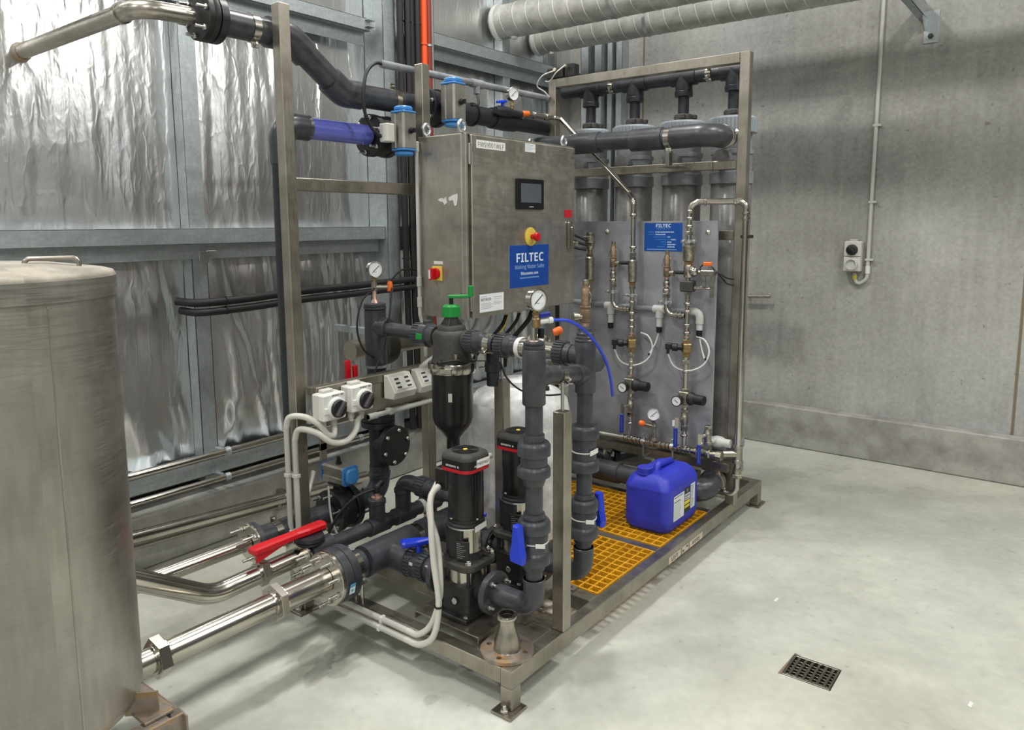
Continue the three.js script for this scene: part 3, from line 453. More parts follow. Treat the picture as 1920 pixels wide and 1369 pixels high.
// ---------------------------------------------------------------- fittings
function clampOn(t, p, d, r, ear = nZ, w = 0.026) {      // stainless pipe clip with an ear and screw
  const [a, b, n] = basis(d, ear), e = nrm(sub(ear, n.map(v => v * dot(ear, n)))), s = crs(n, e);
  const m = part(t, 'pipe_clamp', [rev(add(p, n, -w / 2), n, [[0, r + .001], [0, r + .004], [w, r + .004], [w, r + .001]], 24), obox(add(p, e, r + .014), n, s, crs(n, s), w / 2, .0035, .014, .001)], M.polished);
  part(m, 'clamp_screw', [hexa(add(add(p, e, r + .016), s, -.016), s, .007, .006), cyl(add(add(p, e, r + .016), s, -.012), add(add(p, e, r + .016), s, .014), .0045, 8)], M.bolt);
}
function flangeOn(t, p, d, r, th, mat, n = 8, rb = .8, bl = .03, name = 'flange', ph = .3) {
  const m = part(t, name, rev(p, d, [[0, r - .002], [.002, r], [th - .002, r], [th, r - .002]], 36), mat); const [a, b, dd] = basis(d);
  for (let i = 0; i < n; i++) { const an = ph + 2 * Math.PI * i / n, c = [0, 1, 2].map(j => p[j] + (a[j] * Math.cos(an) + b[j] * Math.sin(an)) * r * rb); part(m, 'bolt', [hexa(add(c, dd, th), dd, .0105, .010), cyl(add(c, dd, -.006), add(c, dd, th + bl), .006, 8), hexa(add(c, dd, -.008), dd, .0105, .0085)], M.bolt); }
  return m;
}
function unionBody(t, p, d, L, r, mat = M.pvc, name = 'union_nut', ribs = true) { return part(t, name, [ribs ? ribbed(p, d, r, L) : rev(p, d, [[0, r * .86], [.004, r], [L - .012, r], [L - .006, r * .94], [L, r * .86]], 28)], mat); }
const at = (p, d, t) => add(p, d, t);

// ---------------------------------------------------------------- steel tank on the left
{
  const cx = -1.155, cy = 0.79, R = 0.305, z0 = 0.285, z1 = 1.475;
  const t = thing('steel_tank', 'tall brushed stainless cylindrical tank with a dusty lid and wire handle', 'tank', [cx, cy, 0.02]);
  part(t, 'shell', rev([cx, cy, z0], Z, [[0, R - .07], [.012, R - .035], [.035, R - .008], [.06, R], [z1 - z0 - .002, R], [z1 - z0, R - .01]], 72), M.tank);
  const dusty = S([0.47, 0.43, 0.37], 0.7, 0.45, { map: tiled(mottle, .5) });
  const lid = part(t, 'lid', rev([cx, cy, z1 - .012], Z, [[0, R + .006], [.032, R + .006], [.040, R + .001], [.046, R - .02], [.062, R * .55], [.068, 0]], 72), dusty);
  part(t, 'rim_band', rev([cx, cy, z1 - .034], Z, [[0, R + .002], [0, R + .0075], [.05, R + .0075], [.05, R + .002]], 72), M.tank);
  part(lid, 'handle', sweep(bend([[-1.075, .70, z1 + .02], [-1.075, .70, z1 + .062], [-.965, .655, z1 + .062], [-.965, .655, z1 + .015]], .014), .006, 10), M.stainless);
  part(t, 'weld_seam', box(cx + R * .15 - .002, cx + R * .15 + .002, cy - R * .9915, cy - R * .983, z0 + .06, z1 - .04, 0), M.tank);
  // angle-iron stand
  part(t, 'stand_rail', [box(cx - .30, cx + .30, cy - .305, cy - .30, .235, .282, .001), box(cx - .30, cx + .30, cy - .30, cy - .26, .278, .282, .001), box(cx - .30, cx + .30, cy + .30, cy + .305, .235, .282, .001), box(cx + .295, cx + .30, cy - .30, cy + .30, .235, .282, .001), box(cx + .26, cx + .295, cy - .30, cy + .30, .278, .282, .001), box(cx - .30, cx - .295, cy - .30, cy + .30, .235, .282, .001)], M.rustSteel);
  for (const sx of [-1, 1]) for (const sy of [-1, 1]) part(t, 'stand_leg', [box(cx + sx * .2975 - .0225, cx + sx * .2975 + .0025, cy + sy * .3025 - .003, cy + sy * .3025 + .003, .002, .28, .001), box(cx + sx * .2975 - .003, cx + sx * .2975 + .003, cy + sy * .3025 - .02, cy + sy * .3025 + .02, .002, .28, .001)], M.rustSteel);
  for (const [a, b] of [[.26, -.26], [.26, .26], [-.26, -.26]]) part(t, 'lug', [obox([cx + a * .86, cy + b * .86, .315], nrm([a, b, 0]), Z, crs(nrm([a, b, 0]), Z), .045, .034, .003, .001), obox([cx + a * .93, cy + b * .93, .287], X, Y, Z, .04, .04, .004, .001)], M.rustSteel);
}
// outlet line A from the tank to the pump header
const YA = 0.775, ZA = 0.30;
{
  const t = thing('outlet_pipe', 'polished steel pipe from the tank foot to the nearest big flange', 'pipe', [-.5, YA, ZA]);
  each(t, 'pipe', [pipeSeg([-.872, YA, ZA], [-.365, YA, ZA], .0395, 28), pipeSeg([-.345, YA, ZA], [-.14, YA, ZA], .047, 28)], M.polished);
  part(t, 'hex_union', [hexa([-.795, YA, ZA], X, .064, .034, .2), rev([-.80, YA, ZA], X, [[0, .048], [.046, .048]], 20)], M.polished);
  part(t, 'hex_union', [hexa([-.368, YA, ZA], X, .068, .028, .4), rev([-.378, YA, ZA], X, [[0, .044], [.048, .05]], 20)], M.polished);
  flangeOn(t, [-.122, YA, ZA], nX, .104, .016, M.polished, 8, .8, .05);
}
// ---------------------------------------------------------------- suction header
{
  const t = thing('suction_header', 'thick dark grey plastic header pipe with two branches feeding the pumps', 'pipe', [.3, YA, .2]);
  part(t, 'stub_flange', [rev([-.121, YA, ZA], X, [[0, .102], [.003, .105], [.036, .105], [.038, .100], [.040, .105], [.072, .105], [.076, .098]], 40)], M.pvc);
  part(t, 'flange_sticker', card([-.114, YA - .1045, ZA - .040], X, nrm([0, -.24, 1]), .026, .044), print(64, 96, (x, w, h) => { x.fillStyle = '#dfe8ee'; x.fillRect(0, 0, w, h); x.fillStyle = '#57a5cf'; x.fillRect(0, 0, w, 34); x.fillRect(18, 52, 28, 26); }));
  each(t, 'pipe', [pipeSeg([-.05, YA, ZA], [.03, YA, ZA], .056, 32), pipeSeg([.30, YA, ZA], [.40, YA, ZA], .056, 32), pipeSeg([.62, YA, ZA], [.66, YA, ZA], .056, 32)], M.pvc);
  for (const x of [.18, .50]) {
    part(t, 'tee', [rev([x - .135, YA, ZA], X, [[0, .060], [.002, .0635], [.268, .0635], [.27, .060]], 36), rev([x, YA, ZA - .01], nY, [[0, .056], [.10, .056], [.105, .062], [.135, .062], [.138, .056]], 32)], M.pvc);
    part(t, 'seam', rev([x - .002, YA, ZA], X, [[0, .0636], [0, .0645], [.004, .0645], [.004, .0636]], 36), M.pvc);
  }
  part(t, 'end_cap', rev([.645, YA, ZA], X, [[0, .0635], [.04, .0635], [.055, .05], [.06, 0]], 32), M.pvc);
  clampOn(t, [-.008, YA, ZA], X, .056, nrm([0, -.8, -.6]), .03); clampOn(t, [.33, YA, ZA], X, .056, nrm([0, -.8, -.6]), .03);
  for (const x of [.02, .59]) each(t, 'support_rod', [cyl([x, YA - .02, T - .05], [x, YA - .02, ZA - .055], .007, 8), cyl([x, YA + .02, T - .05], [x, YA + .02, ZA - .055], .007, 8)], M.bolt);
}
function ballValve(lb, p, d, r, hand, L = 0.15, hl = 0.075, tie = false, grp = 'blue-handled ball valves') {  // two union nuts, body, winged handle pointing along `hand`
  const t = thing('ball_valve', lb, 'valve', add(p, d, L / 2), grp), n = nrm(d);
  part(t, 'body', rev(at(p, n, 0), n, [[0, r * .66], [.004, r * .68], [.016, r * .68], [.018, r * .6], [L * .3, r * .86], [L * .7, r * .86], [L - .018, r * .6], [L - .016, r * .68], [L, r * .66]], 28), M.pvc);
  unionBody(t, at(p, n, L * .10), n, L * .24, r, M.pvc, 'union_nut', false); unionBody(t, at(p, n, L * .66), n, L * .24, r, M.pvc, 'union_nut', false);
  const h = nrm(hand), s = n, c = at(p, n, L / 2), hs = crs(h, s);
  part(t, 'stem', cyl(add(c, h, r * .7), add(c, h, r + .026), .012, 12), M.pvc);
  const w = [[-.012, -.03], [.012, -.03], [.018, 0], [.022, hl * .25], [.012, hl], [-.012, hl], [-.022, hl * .25], [-.018, 0]];
  part(t, 'handle', [extr([[-.026, -hl * .62], [.026, -hl * .62], [.030, -hl * .3], [.022, hl * .12], [.013, hl * .95], [-.013, hl * .95], [-.022, hl * .12], [-.030, -hl * .3]], add(c, h, r + .010), crs(s, h), s, .0295, .005)], M.blue);
  if (tie) part(t, 'cable_tie', [rev(at(p, n, L * .5), n, [[0, r * .87], [0, r * .9], [.004, r * .9], [.004, r * .87]], 24), obox(add(at(p, n, L * .5), nrm([-.5, -.85, 0]), r * .93), nrm([-.85, .5, .2]), n, nrm(crs(nrm([-.85, .5, .2]), n)), .018, .008, .0012, .0005)], M.white);
  return t;
}
// inlet ball valves: lie between header and pumps
{
  for (const [x, lb] of [[.18, 'grey plastic ball valve with blue handle before the nearest pump'], [.50, 'grey plastic ball valve with blue handle behind the nearest pump motor']]) {
    const t = thing('ball_valve', lb, 'valve', [x, .58, .29], 'blue-handled ball valves');
    part(t, 'body', rev([x, .672, .29], nY, [[0, .05], [.012, .056], [.03, .056], [.032, .048], [.06, .048], [.062, .052], [.10, .052], [.104, .045], [.165, .043]], 28), M.pvc);
    part(t, 'union_nut', ribbed([x, .645, .29], nY, .058, .035, 24), M.pvc); part(t, 'union_nut', ribbed([x, .575, .29], nY, .058, .032, 24), M.pvc);
    part(t, 'stem', cyl([x, .60, .33], [x, .60, .375], .013, 12), M.blue);
    part(t, 'handle', extr([[-.070, -.020], [-.058, -.026], [-.01, -.022], [.06, -.007], [.066, 0], [.06, .007], [-.01, .022], [-.058, .026], [-.070, .020]], [x, .60, .37], nrm([.83, -.55, 0]), nrm([.55, .83, 0]), .024, .006), M.blue);
    part(t, 'label', box(x - .05, x - .0475, .588, .606, .29, .315, .0005), M.white);
    part(t, 'cable_tie', rev([x, .605, .29], nY, [[0, .0485], [0, .051], [.005, .051], [.005, .0485]], 20), M.white);
  }
}
// ---------------------------------------------------------------- pumps
const bandMat = print(1024, 128, (x, w, h) => { x.fillStyle = '#0d0d0e'; x.fillRect(0, 0, w, h); x.fillStyle = '#b3121f'; x.fillRect(0, 92, w, 36); for (const cx of [w * .181, w * .431, w * .681, w * .931]) { fillTxt(x, 'GRUNDFOS', cx - 16, 62, 30, '#e9e9e9', { bold: true, sx: .62 }); fillTxt(x, 'X', cx + 54, 62, 30, '#e9e9e9', { bold: true }); } });
function pump(x, y, lb, tag, lowered = 0) {
  const z = .182, t = thing('pump', lb, 'pump', [x, y, z], 'vertical pumps');
  part(t, 'foot', [box(x - .095, x + .095, y - .075, y + .075, z, z + .018, .006)], M.castBlack);
  part(t, 'casing', [stack([rrect(.150, .140, .02), rrect(.146, .136, .02), rrect(.150, .140, .02), rrect(.155, .15, .03)].map((r, i) => r.map(q => [x + q[0], y + q[1], z + [.016, .05, .11, .128][i]])), false), rev([x, y - .13, .29], Y, [[0, .046], [.26, .046]], 24)], M.castBlack);
  part(t, 'drain_plug', [hexa([x - .076, y - .01, z + .07], nX, .013, .009)], M.bolt);
  for (const sx of [-1, 1]) for (const sy of [-1, 1]) part(t, 'foot_bolt', hexa([x + sx * .08, y + sy * .062, z + .018], Z, .009, .009), M.bolt);
  for (const s of [-1, 1]) { const f = flangeOn(t, [x, y + s * .118, .29], [0, s, 0], .078, .024, M.pvc, 4, .74, .026, 'flange', .6); part(f, 'gasket_ring', rev([x, y + s * .112, .29], [0, s, 0], [[0, .07], [.006, .07]], 28), M.castBlack); }
  part(t, 'sleeve', rev([x, y, z + .127], Z, [[0, .069], [.062, .069]], 36), M.polished);
  for (let i = 0; i < 4; i++) { const a = Math.PI / 4 + i * Math.PI / 2; part(t, 'stay_bolt', cyl([x + .082 * Math.cos(a), y + .082 * Math.sin(a), z + .12], [x + .082 * Math.cos(a), y + .082 * Math.sin(a), z + .19], .007, 8), M.castBlack); }
  part(t, 'head_plate', extr(rrect(.178, .178, .05, 5), [x, y, z + .188], X, Y, .03, .006), M.dustyBlack);
  for (let i = 0; i < 4; i++) { const a = Math.PI / 4 + i * Math.PI / 2; part(t, 'head_bolt', [hexa([x + .092 * Math.cos(a), y + .092 * Math.sin(a), z + .217], Z, .012, .012), cyl([x + .092 * Math.cos(a), y + .092 * Math.sin(a), z + .228], [x + .092 * Math.cos(a), y + .092 * Math.sin(a), z + .234], .0065, 8)], M.bolt); }
  part(t, 'motor_stool', [rev([x, y, z + .214], Z, [[0, .07], [.012, .062], [.05, .046], [.125, .046], [.130, .062]], 28), obox([x, y + .05, z + .28], X, Y, Z, .04, .02, .06, .004), obox([x - .05, y, z + .28], X, Y, Z, .016, .03, .06, .004), obox([x + .05, y, z + .28], X, Y, Z, .016, .02, .06, .004)], M.castBlack);
  const gd = []; for (let i = 0; i <= 10; i++) { const a = -Math.PI * .86 + i * Math.PI * .72 / 10; gd.push([.058 * Math.cos(a), .058 * Math.sin(a)]); } const gi = gd.slice().reverse().map(q => [q[0] * .965, q[1] * .965]);
  part(t, 'coupling_guard', extr([...gd, ...gi], [x, y, z + .245], X, Y, .09), M.polished);
  part(t, 'vent_plug', [hexa([x + .035, y - .058, z + .222], nrm([.25, -.5, 1]), .013, .02), ball([x + .041, y - .07, z + .248], .009)], M.polished);
  part(t, 'nameplate_backing', obox([x - .062, y - .035, z + .262], nrm([.35, -.94, 0]), Z, nrm([.94, .35, 0]).map(v => -v), .026, .036, .004, .001), M.blackSatin); part(t, 'nameplate', card(add(add([x - .062, y - .035, z + .228], nrm([.35, -.94, 0]), -.024), nrm([-.94, -.35, 0]), .0046), nrm([.35, -.94, 0]), Z, .048, .068), print(128, 160, (c, w, h) => { c.fillStyle = '#17181a'; c.fillRect(0, 0, w, h); c.fillStyle = '#8b8d90'; for (let i = 0; i < 8; i++) c.fillRect(10, 12 + i * 18, 40 + (i * 37) % 60, 5); }, .4));
  part(t, 'motor_flange', rev([x, y, z + .342], Z, [[0, .066], [.004, .070], [.010, .070], [.014, .064], [.020, .064], [.022, .067], [.028, .067]], 32), M.castBlack);
  const cl = part(t, 'flange_band', rev([x, y, z + .338], Z, [[0, .0705], [0, .072], [.006, .072], [.006, .0705]], 32), M.zinc);
  part(cl, 'pump_tag', obox(add([x, y, z + .345], nrm([-.05, -1, 0]), .0735), nrm([1, -.05, .12]), Z, nrm([-.05, -1, 0]), .03, .0105, .0008, .0003), M.white);
  const mot = part(t, 'motor', [rev([x, y, z + .36], Z, [[0, .061], [.008, .066], [.195, .066], [.2, .062]], 40)], M.black);
  for (let i = 0; i < 3; i++) { const a = -2.05 + i * .17, c = Math.cos(a), s = Math.sin(a); part(mot, 'motor_rib', obox([x + c * .0665, y + s * .0665, z + .455], [-s, c, 0], Z, [c, s, 0], .0022, .085, .0022, .0006), M.black); }
  for (let i = 0; i < 4; i++) { const a = .4 + i * 1.57; part(mot, 'motor_screw', hexa([x + .066 * Math.cos(a - 2.2), y + .066 * Math.sin(a - 2.2), z + .372], Z, .006, .006), M.bolt); }
  if (tag) part(t, 'terminal_box', [box(x - .045, x + .045, y + .055, y + .115, z + .46, z + .545, .006)], M.black);
  // fan cover with rounded-square hood
  const sq = (s, r, zz) => rrect(s, s, r, 5).map(q => [x + q[0], y + q[1], zz]);
  part(t, 'fan_cover', stack([sq(.140, .035, z + .553), sq(.142, .036, z + .556), sq(.142, .036, z + .600), sq(.134, .034, z + .612), sq(.112, .03, z + .619)], true), M.dustyBlack);
  const q = rrect(.1428, .1428, .0362, 5), gb = mk(); let per = 0; const Ls = q.map((p, i) => { const n = q[(i + 1) % q.length], l = Math.hypot(n[0] - p[0], n[1] - p[1]); return l; }), tot = Ls.reduce((a, b) => a + b);
  q.forEach((p, i) => { const n = q[(i + 1) % q.length], a = [x + p[0], y + p[1], z + .5535], b = [x + n[0], y + n[1], z + .5535], c = [b[0], b[1], z + .597], d = [a[0], a[1], z + .597], nn = nrm([n[1] - p[1], -(n[0] - p[0]), 0]); const u0 = per / tot + .0, u1 = (per + Ls[i]) / tot; per += Ls[i]; tri(gb, a, b, c, nn, nn, nn, [u0, 0], [u1, 0], [u1, 1]); tri(gb, a, c, d, nn, nn, nn, [u0, 0], [u1, 1], [u0, 1]); });
  part(t, 'name_band', gb, bandMat);
  const gr = []; for (let i = 0; i < 7; i++) { const r = .012 + i * .0062; gr.push(rev([x, y, z + .6185], Z, [[0, r - .0016], [.0028, r - .001], [.0028, r + .001], [0, r + .0016]], 28, true)); }
  part(t, 'fan_grille', gr, M.blackSatin);
  part(t, 'fan_badge', rev([x, y, z + .619], Z, [[0, .0085], [.004, .0085], [.0045, 0]], 12), M.yellowPlate);
  if (tag) part(t, 'tag_label', card([x - .022, y - .0728, z + .568], X, Z, .072, .030), print(256, 96, (c, w, h) => { c.fillStyle = '#eeeeec'; c.fillRect(0, 0, w, h); fillTxt(c, 'P9001WLF', w / 2, h / 2 + 4, 50, '#22262b', { bold: true }); }));
}
pump(.18, .35, 'black vertical multistage pump nearest the skid corner, white tag on its fan cover', true);
pump(.50, .35, 'black vertical multistage pump behind the nearest riser pipe', false);
for (const [x, lb] of [[.18, 'folded steel mounting plate under the nearest pump'], [.50, 'folded steel mounting plate under the second pump']]) {
  const t = thing('mounting_tray', lb, 'plate', [x, .35, T], 'pump mounting plates');
  part(t, 'top_plate', [box(x - .125, x + .125, .19, .505, .176, .1815, .001)], M.frame);
  each(t, 'side_fold', [box(x - .125, x + .125, .19, .195, T + .0005, .1755, .001), box(x - .125, x + .125, .50, .505, T + .0005, .1755, .001)], M.frame);
  for (const [u, v] of [[-.125, -.085], [.085, .125]]) part(t, 'foot_tab', holed([[x + u, .14], [x + v, .14], [x + v, .1895], [x + u, .1895]], [[x + (u + v) / 2, .163, .0075]], [0, 0, T + .0005], X, Y, .0055), M.frame);
}
// ---------------------------------------------------------------- riser pipes
const ZP = 0.29;
function elbowUp(t, x, y, z, r, from) { // from a -y going pipe into +z riser
  part(t, 'elbow', [sweep(bend([[x, from, z], [x, y, z], [x, y, z + .11]], r + .028, 8), r + .0075, 24), rev([x, y, z + .085], Z, [[0, r + .008], [.022, r + .010], [.025, r + .007]], 24)], M.pvc);
}
{
  const x = .18, y = .04, r = .0302;
  const t = thing('riser_pipe', 'dark grey plastic riser pipe rising from the nearest pump to a tee under the gauge', 'pipe', [x, y, ZP - .04], 'riser pipes');
  elbowUp(t, x, y, ZP, r, .208);
  each(t, 'pipe', [pipeSeg([x, y, .39], [x, y, .45], r, 24), pipeSeg([x, y, .62], [x, y, .75], r, 24), pipeSeg([x, y, .90], [x, y, 1.03], r, 24)], M.pvc);
  part(t, 'tee', [rev([x, y, 1.015], Z, [[0, .037], [.003, .0395], [.185, .0395], [.19, .037], [.19, .034]], 28), rev([x, y, 1.105], X, [[0, .037], [.055, .037], [.058, .033]], 24)], M.pvc);
  part(t, 'cap', rev([x, y, 1.204], Z, [[0, .034], [.006, .038], [.012, .038], [.015, .033], [.018, .036], [.024, .036], [.028, .018]], 24), M.pvc);
  ballValve('grey ball valve with blue wing handle on the nearest riser', [x, y, .435], Z, .057, nrm([-1, .1, 0]), .2, .085, true);
  const c = thing('check_valve', 'grey plastic union check valve high on the nearest riser', 'valve', [x, y, .74], 'plastic check valves');
  part(c, 'body', rev([x, y, .735], Z, [[0, .034], [.03, .044], [.04, .046], [.14, .046], [.15, .036], [.178, .036]], 28), M.pvc); unionBody(c, [x, y, .765], Z, .04, .057, M.pvc, 'union_nut', false); unionBody(c, [x, y, .838], Z, .05, .057, M.pvc, 'union_nut', false);
}
{
  const x = .50, y = .04, r = .0302;
  const t = thing('riser_pipe', 'dark grey plastic riser pipe beside the yellow grating, topped by a brass relief valve', 'pipe', [x, y, ZP - .04], 'riser pipes');
  elbowUp(t, x, y, ZP, r, .208);
  each(t, 'pipe', [pipeSeg([x, y, .37], [x, y, .44], r, 24), pipeSeg([x, y, .59], [x, y, .72], r, 24), pipeSeg([x, y, .865], [x, y, 1.02], r, 24)], M.pvc);
  part(t, 'tee', [rev([x, y, 1.0], Z, [[0, .037], [.003, .0395], [.185, .0395], [.19, .037]], 28), rev([x, y, 1.135], Y, [[0, .037], [.052, .037], [.055, .033]], 24), rev([x, y, 1.075], nX, [[0, .037], [.06, .037], [.063, .033]], 24), rev([x, y, 1.10], X, [[0, .036], [.08, .036], [.095, .03], [.10, 0]], 24)], M.pvc);
  part(t, 'reducer', rev([x, y, 1.188], Z, [[0, .038], [.008, .040], [.012, .036], [.02, .036], [.024, .032], [.032, .034], [.038, .028], [.05, .027], [.056, .02]], 24), M.pvc);
  ballValve('grey ball valve with blue wing handle low on the riser by the yellow grating', [x, y, .42], Z, .055, nrm([1, -.25, 0]), .19, .085, true);
  const c = thing('check_valve', 'grey plastic union valve with white tie on the riser by the yellow grating', 'valve', [x, y, .70], 'plastic check valves');
  part(c, 'body', rev([x, y, .695], Z, [[0, .034], [.03, .046], [.15, .046], [.16, .036], [.185, .036]], 28), M.pvc); unionBody(c, [x, y, .70], Z, .045, .056, M.pvc, 'union_nut', false); unionBody(c, [x, y, .825], Z, .05, .056, M.pvc, 'union_nut', false);
  part(c, 'cable_tie', [rev([x, y, .775], Z, [[0, .0462], [0, .048], [.004, .048], [.004, .0462]], 24), obox([x - .012, y - .05, .782], nrm([1, -.25, .2]), Z, nrm([-.25, -1, 0]), .02, .009, .0012, .0004)], M.white);
  const b = thing('cross_pipe', 'grey plastic pipe bridging the two risers with a steel clip', 'pipe', [.34, y, 1.05]);
  part(b, 'pipe', pipeSeg([.235, y, 1.105], [.30, y, 1.10], r, 24), M.pvc); part(b, 'pipe', pipeSeg([.29, y, 1.10], [.44, y, 1.075], r, 24), M.pvc); clampOn(b, [.33, y, 1.093], nrm([.3, 0, -.05]), r, nrm([.3, -.9, -.5]), .03);
}
// brass relief valve on the second riser
function relief(lb, p, s = 1, side = nX, lever = X) {
  const t = thing('relief_valve', lb, 'valve', p, 'relief valves'), [x, y, z] = p, q = (dz) => [x, y, z + dz * s];
  part(t, 'inlet_nipple', rev(p, Z, [[0, .014 * s], [.03 * s, .014 * s]], 14), M.copper);
  part(t, 'body', [rev(q(.022), Z, [[0, .018 * s], [.006 * s, .022 * s], [.05 * s, .022 * s], [.056 * s, .018 * s], [.06 * s, .017 * s], [.125 * s, .0185 * s], [.13 * s, .014 * s], [.135 * s, .012 * s], [.15 * s, .012 * s]], 16), hexa(q(.076), Z, .024 * s, .010 * s)], M.bronze);
  part(t, 'outlet', rev(add(q(.045), side, 0), side, [[0, .014 * s], [.034 * s, .014 * s], [.034 * s, .018 * s], [.05 * s, .018 * s], [.052 * s, .013 * s]], 14), M.nickel);
  part(t, 'top_cap', rev(q(.17), Z, [[0, .011 * s], [.004 * s, .0125 * s], [.016 * s, .0125 * s], [.018 * s, .008 * s]], 12), M.nickel);
  part(t, 'lift_lever', [bar(add(q(.158), lever, .012 * s), add(q(.085), lever, .036 * s), .006 * s, .002, lever, .0006), rev(add(q(.158), lever, -.014 * s), lever, [[0, .004 * s], [.028 * s, .004 * s]], 8)], M.polished);
  part(t, 'seal_wire', hose([q(.16), add(q(.13), nY, .024 * s), add(q(.10), nY, .02 * s)], .0012, 5), M.bolt);
}
relief('brass relief valve with test lever standing on the riser by the grating', [.50, .04, 1.238], .95, nrm([-.8, .6, 0]), nrm([.8, -.6, 0]));
// gauges
const dialMat = print(256, 256, (x, w, h) => { x.fillStyle = '#e9eef3'; x.fillRect(0, 0, w, h); x.strokeStyle = '#3a4148'; x.lineWidth = 4; for (let i = 0; i <= 20; i++) { const a = Math.PI * (.75 + 1.5 * i / 20), l = i % 5 ? 8 : 16; x.beginPath(); x.moveTo(128 + 104 * Math.cos(a), 128 + 104 * Math.sin(a)); x.lineTo(128 + (104 - l) * Math.cos(a), 128 + (104 - l) * Math.sin(a)); x.stroke(); } x.fillStyle = '#5c6670'; x.fillRect(104, 168, 48, 8); });
function gauge(lb, p, d, r, stem, up = Z) {  // p = centre of the dial, d = facing direction
  const t = thing('pressure_gauge', lb, 'gauge', add(p, nZ, r + stem), 'round pressure gauges'), n = nrm(d), [a0] = [nrm(crs(Z, n))], b0 = crs(n, a0);
  part(t, 'case', rev(add(p, n, -r * .85), n, [[0, r * .8], [r * .12, r * .93], [r * .7, r * .93], [r * .74, r * 1.02], [r * .95, r * 1.02], [r * .98, r * .9], [r * .86, r * .88]], 32), M.polished);
  part(t, 'dial', (() => { const g = mk(), c = add(p, n, r * .03); for (let i = 0; i < 24; i++) { const A = 2 * Math.PI * i / 24, B = 2 * Math.PI * (i + 1) / 24, q = t => add(add(c, a0, r * .9 * Math.cos(t)), b0, r * .9 * Math.sin(t)); tri(g, c, q(A), q(B), n, n, n, [.5, .5], [.5 + .5 * Math.cos(A), .5 + .5 * Math.sin(A)], [.5 + .5 * Math.cos(B), .5 + .5 * Math.sin(B)]); } return g; })(), dialMat);
  const dir = nrm(add(a0.map(v => v * .7), b0, .62)); part(t, 'needle', obox(add(add(p, n, r * .06), dir, r * .08), dir, crs(n, dir), n, r * .62, r * .035, .0006, 0), M.black);
  const c = add(p, n, -r * .35); part(t, 'stem', [cyl(add(c, nZ, r * .9), add(c, nZ, r + stem), r * .24, 12), hexa(add(c, nZ, r + stem * .55), Z, r * .34, stem * .3)], M.brass);
}
gauge('steel pressure gauge with white dial on top of the nearest riser, blue tube beside it', [.178, .022, 1.37], nrm([-.25, -.97, .0]), .036, .028);
{
  const t = thing('gauge_stand', 'slim brass and steel fitting between the nearest riser cap and its gauge', 'fitting', [.18, .04, 1.23]);
  part(t, 'brass_valve', [rev([.185, .034, 1.275], Z, [[0, .009], [.004, .015], [.03, .015], [.034, .011], [.05, .012]], 12)], M.brass); part(t, 'nipple', rev([.18, .04, 1.228], Z, [[0, .016], [.006, .016], [.008, .011], [.05, .011]], 14), M.polished);
  part(t, 'copper_washer', rev([.18, .04, 1.2285], Z, [[0, .02], [.006, .016]], 14), M.copper); part(t, 'sight_block', box(.196, .214, .02, .038, 1.238, 1.272, .003), M.black);
  part(t, 'tube_connector', [cyl([.19, .03, 1.295], [.222, .012, 1.298], .009, 10), cyl([.222, .012, 1.298], [.236, .004, 1.299], .011, 10)], M.white); part(t, 'cock_handle', obox([.208, .018, 1.318], nrm([.85, -.5, .1]), nrm([.5, .85, 0]), Z, .022, .008, .008, .003), M.leverBlue);
  const h = thing('blue_tube', 'thin bright blue plastic tube arching from the nearest gauge down past the grey board', 'tube', [.24, 0, 1.3]); part(h, 'tube', hose([[.236, .004, 1.299], [.30, -.02, 1.29], [.40, -.035, 1.235], [.50, -.04, 1.14], [.565, -.03, 1.05], [.60, -.02, .975]], .0055, 8, 10), M.hoseBlue);
}

// ---------------------------------------------------------------- inlet lines B and C, lower pipework behind the header
{
  const t = thing('inlet_pipe', 'bent stainless pipe sweeping from behind the tank to the red lever valve', 'pipe', [-.4, .96, .3]);
  part(t, 'pipe', sweep(bend([[-.10, .955, .335], [-.495, .955, .325], [-.905, .955, .585]], .17, 12), .036, 24), M.polished);
  part(t, 'hex_union', [hexa([-.305, .955, .335], X, .052, .03, .1), rev([-.315, .955, .335], X, [[0, .037], [.05, .037]], 20)], M.polished);
  flangeOn(t, [-.115, .955, .335], nX, .078, .012, M.polished, 4, .78, .05);
  const v = thing('lever_valve', 'grey butterfly valve with long red lever handle by the inlet flanges', 'valve', [-.07, .955, .27]);
  part(v, 'body', rev([-.10, .955, .33], X, [[0, .072], [.003, .076], [.045, .076], [.048, .07], [.05, .045], [.13, .045]], 32), M.pvc);
  part(v, 'neck', cyl([-.085, .935, .37], [-.085, .935, .39], .022, 14), M.pvc);
  part(v, 'index_disc', rev([-.085, .93, .384], Z, [[0, .052], [.004, .057], [.012, .057], [.014, .052], [.017, .057], [.030, .054], [.032, .044]], 28), M.pvcDark);
  part(v, 'lever', [extr([[-.245, -.017], [-.235, -.023], [-.05, -.020], [0, -.026], [.075, -.026], [.088, -.014], [.088, .014], [.075, .026], [0, .026], [-.05, .02], [-.235, .023], [-.245, .017]], [-.09, .945, .4165], X, Y, .029, .007), extr([[-.225, -.036], [-.13, -.012], [-.07, 0], [-.225, 0]], [-.09, .952, .4165], X, Z, .014, .003)], M.red);
}
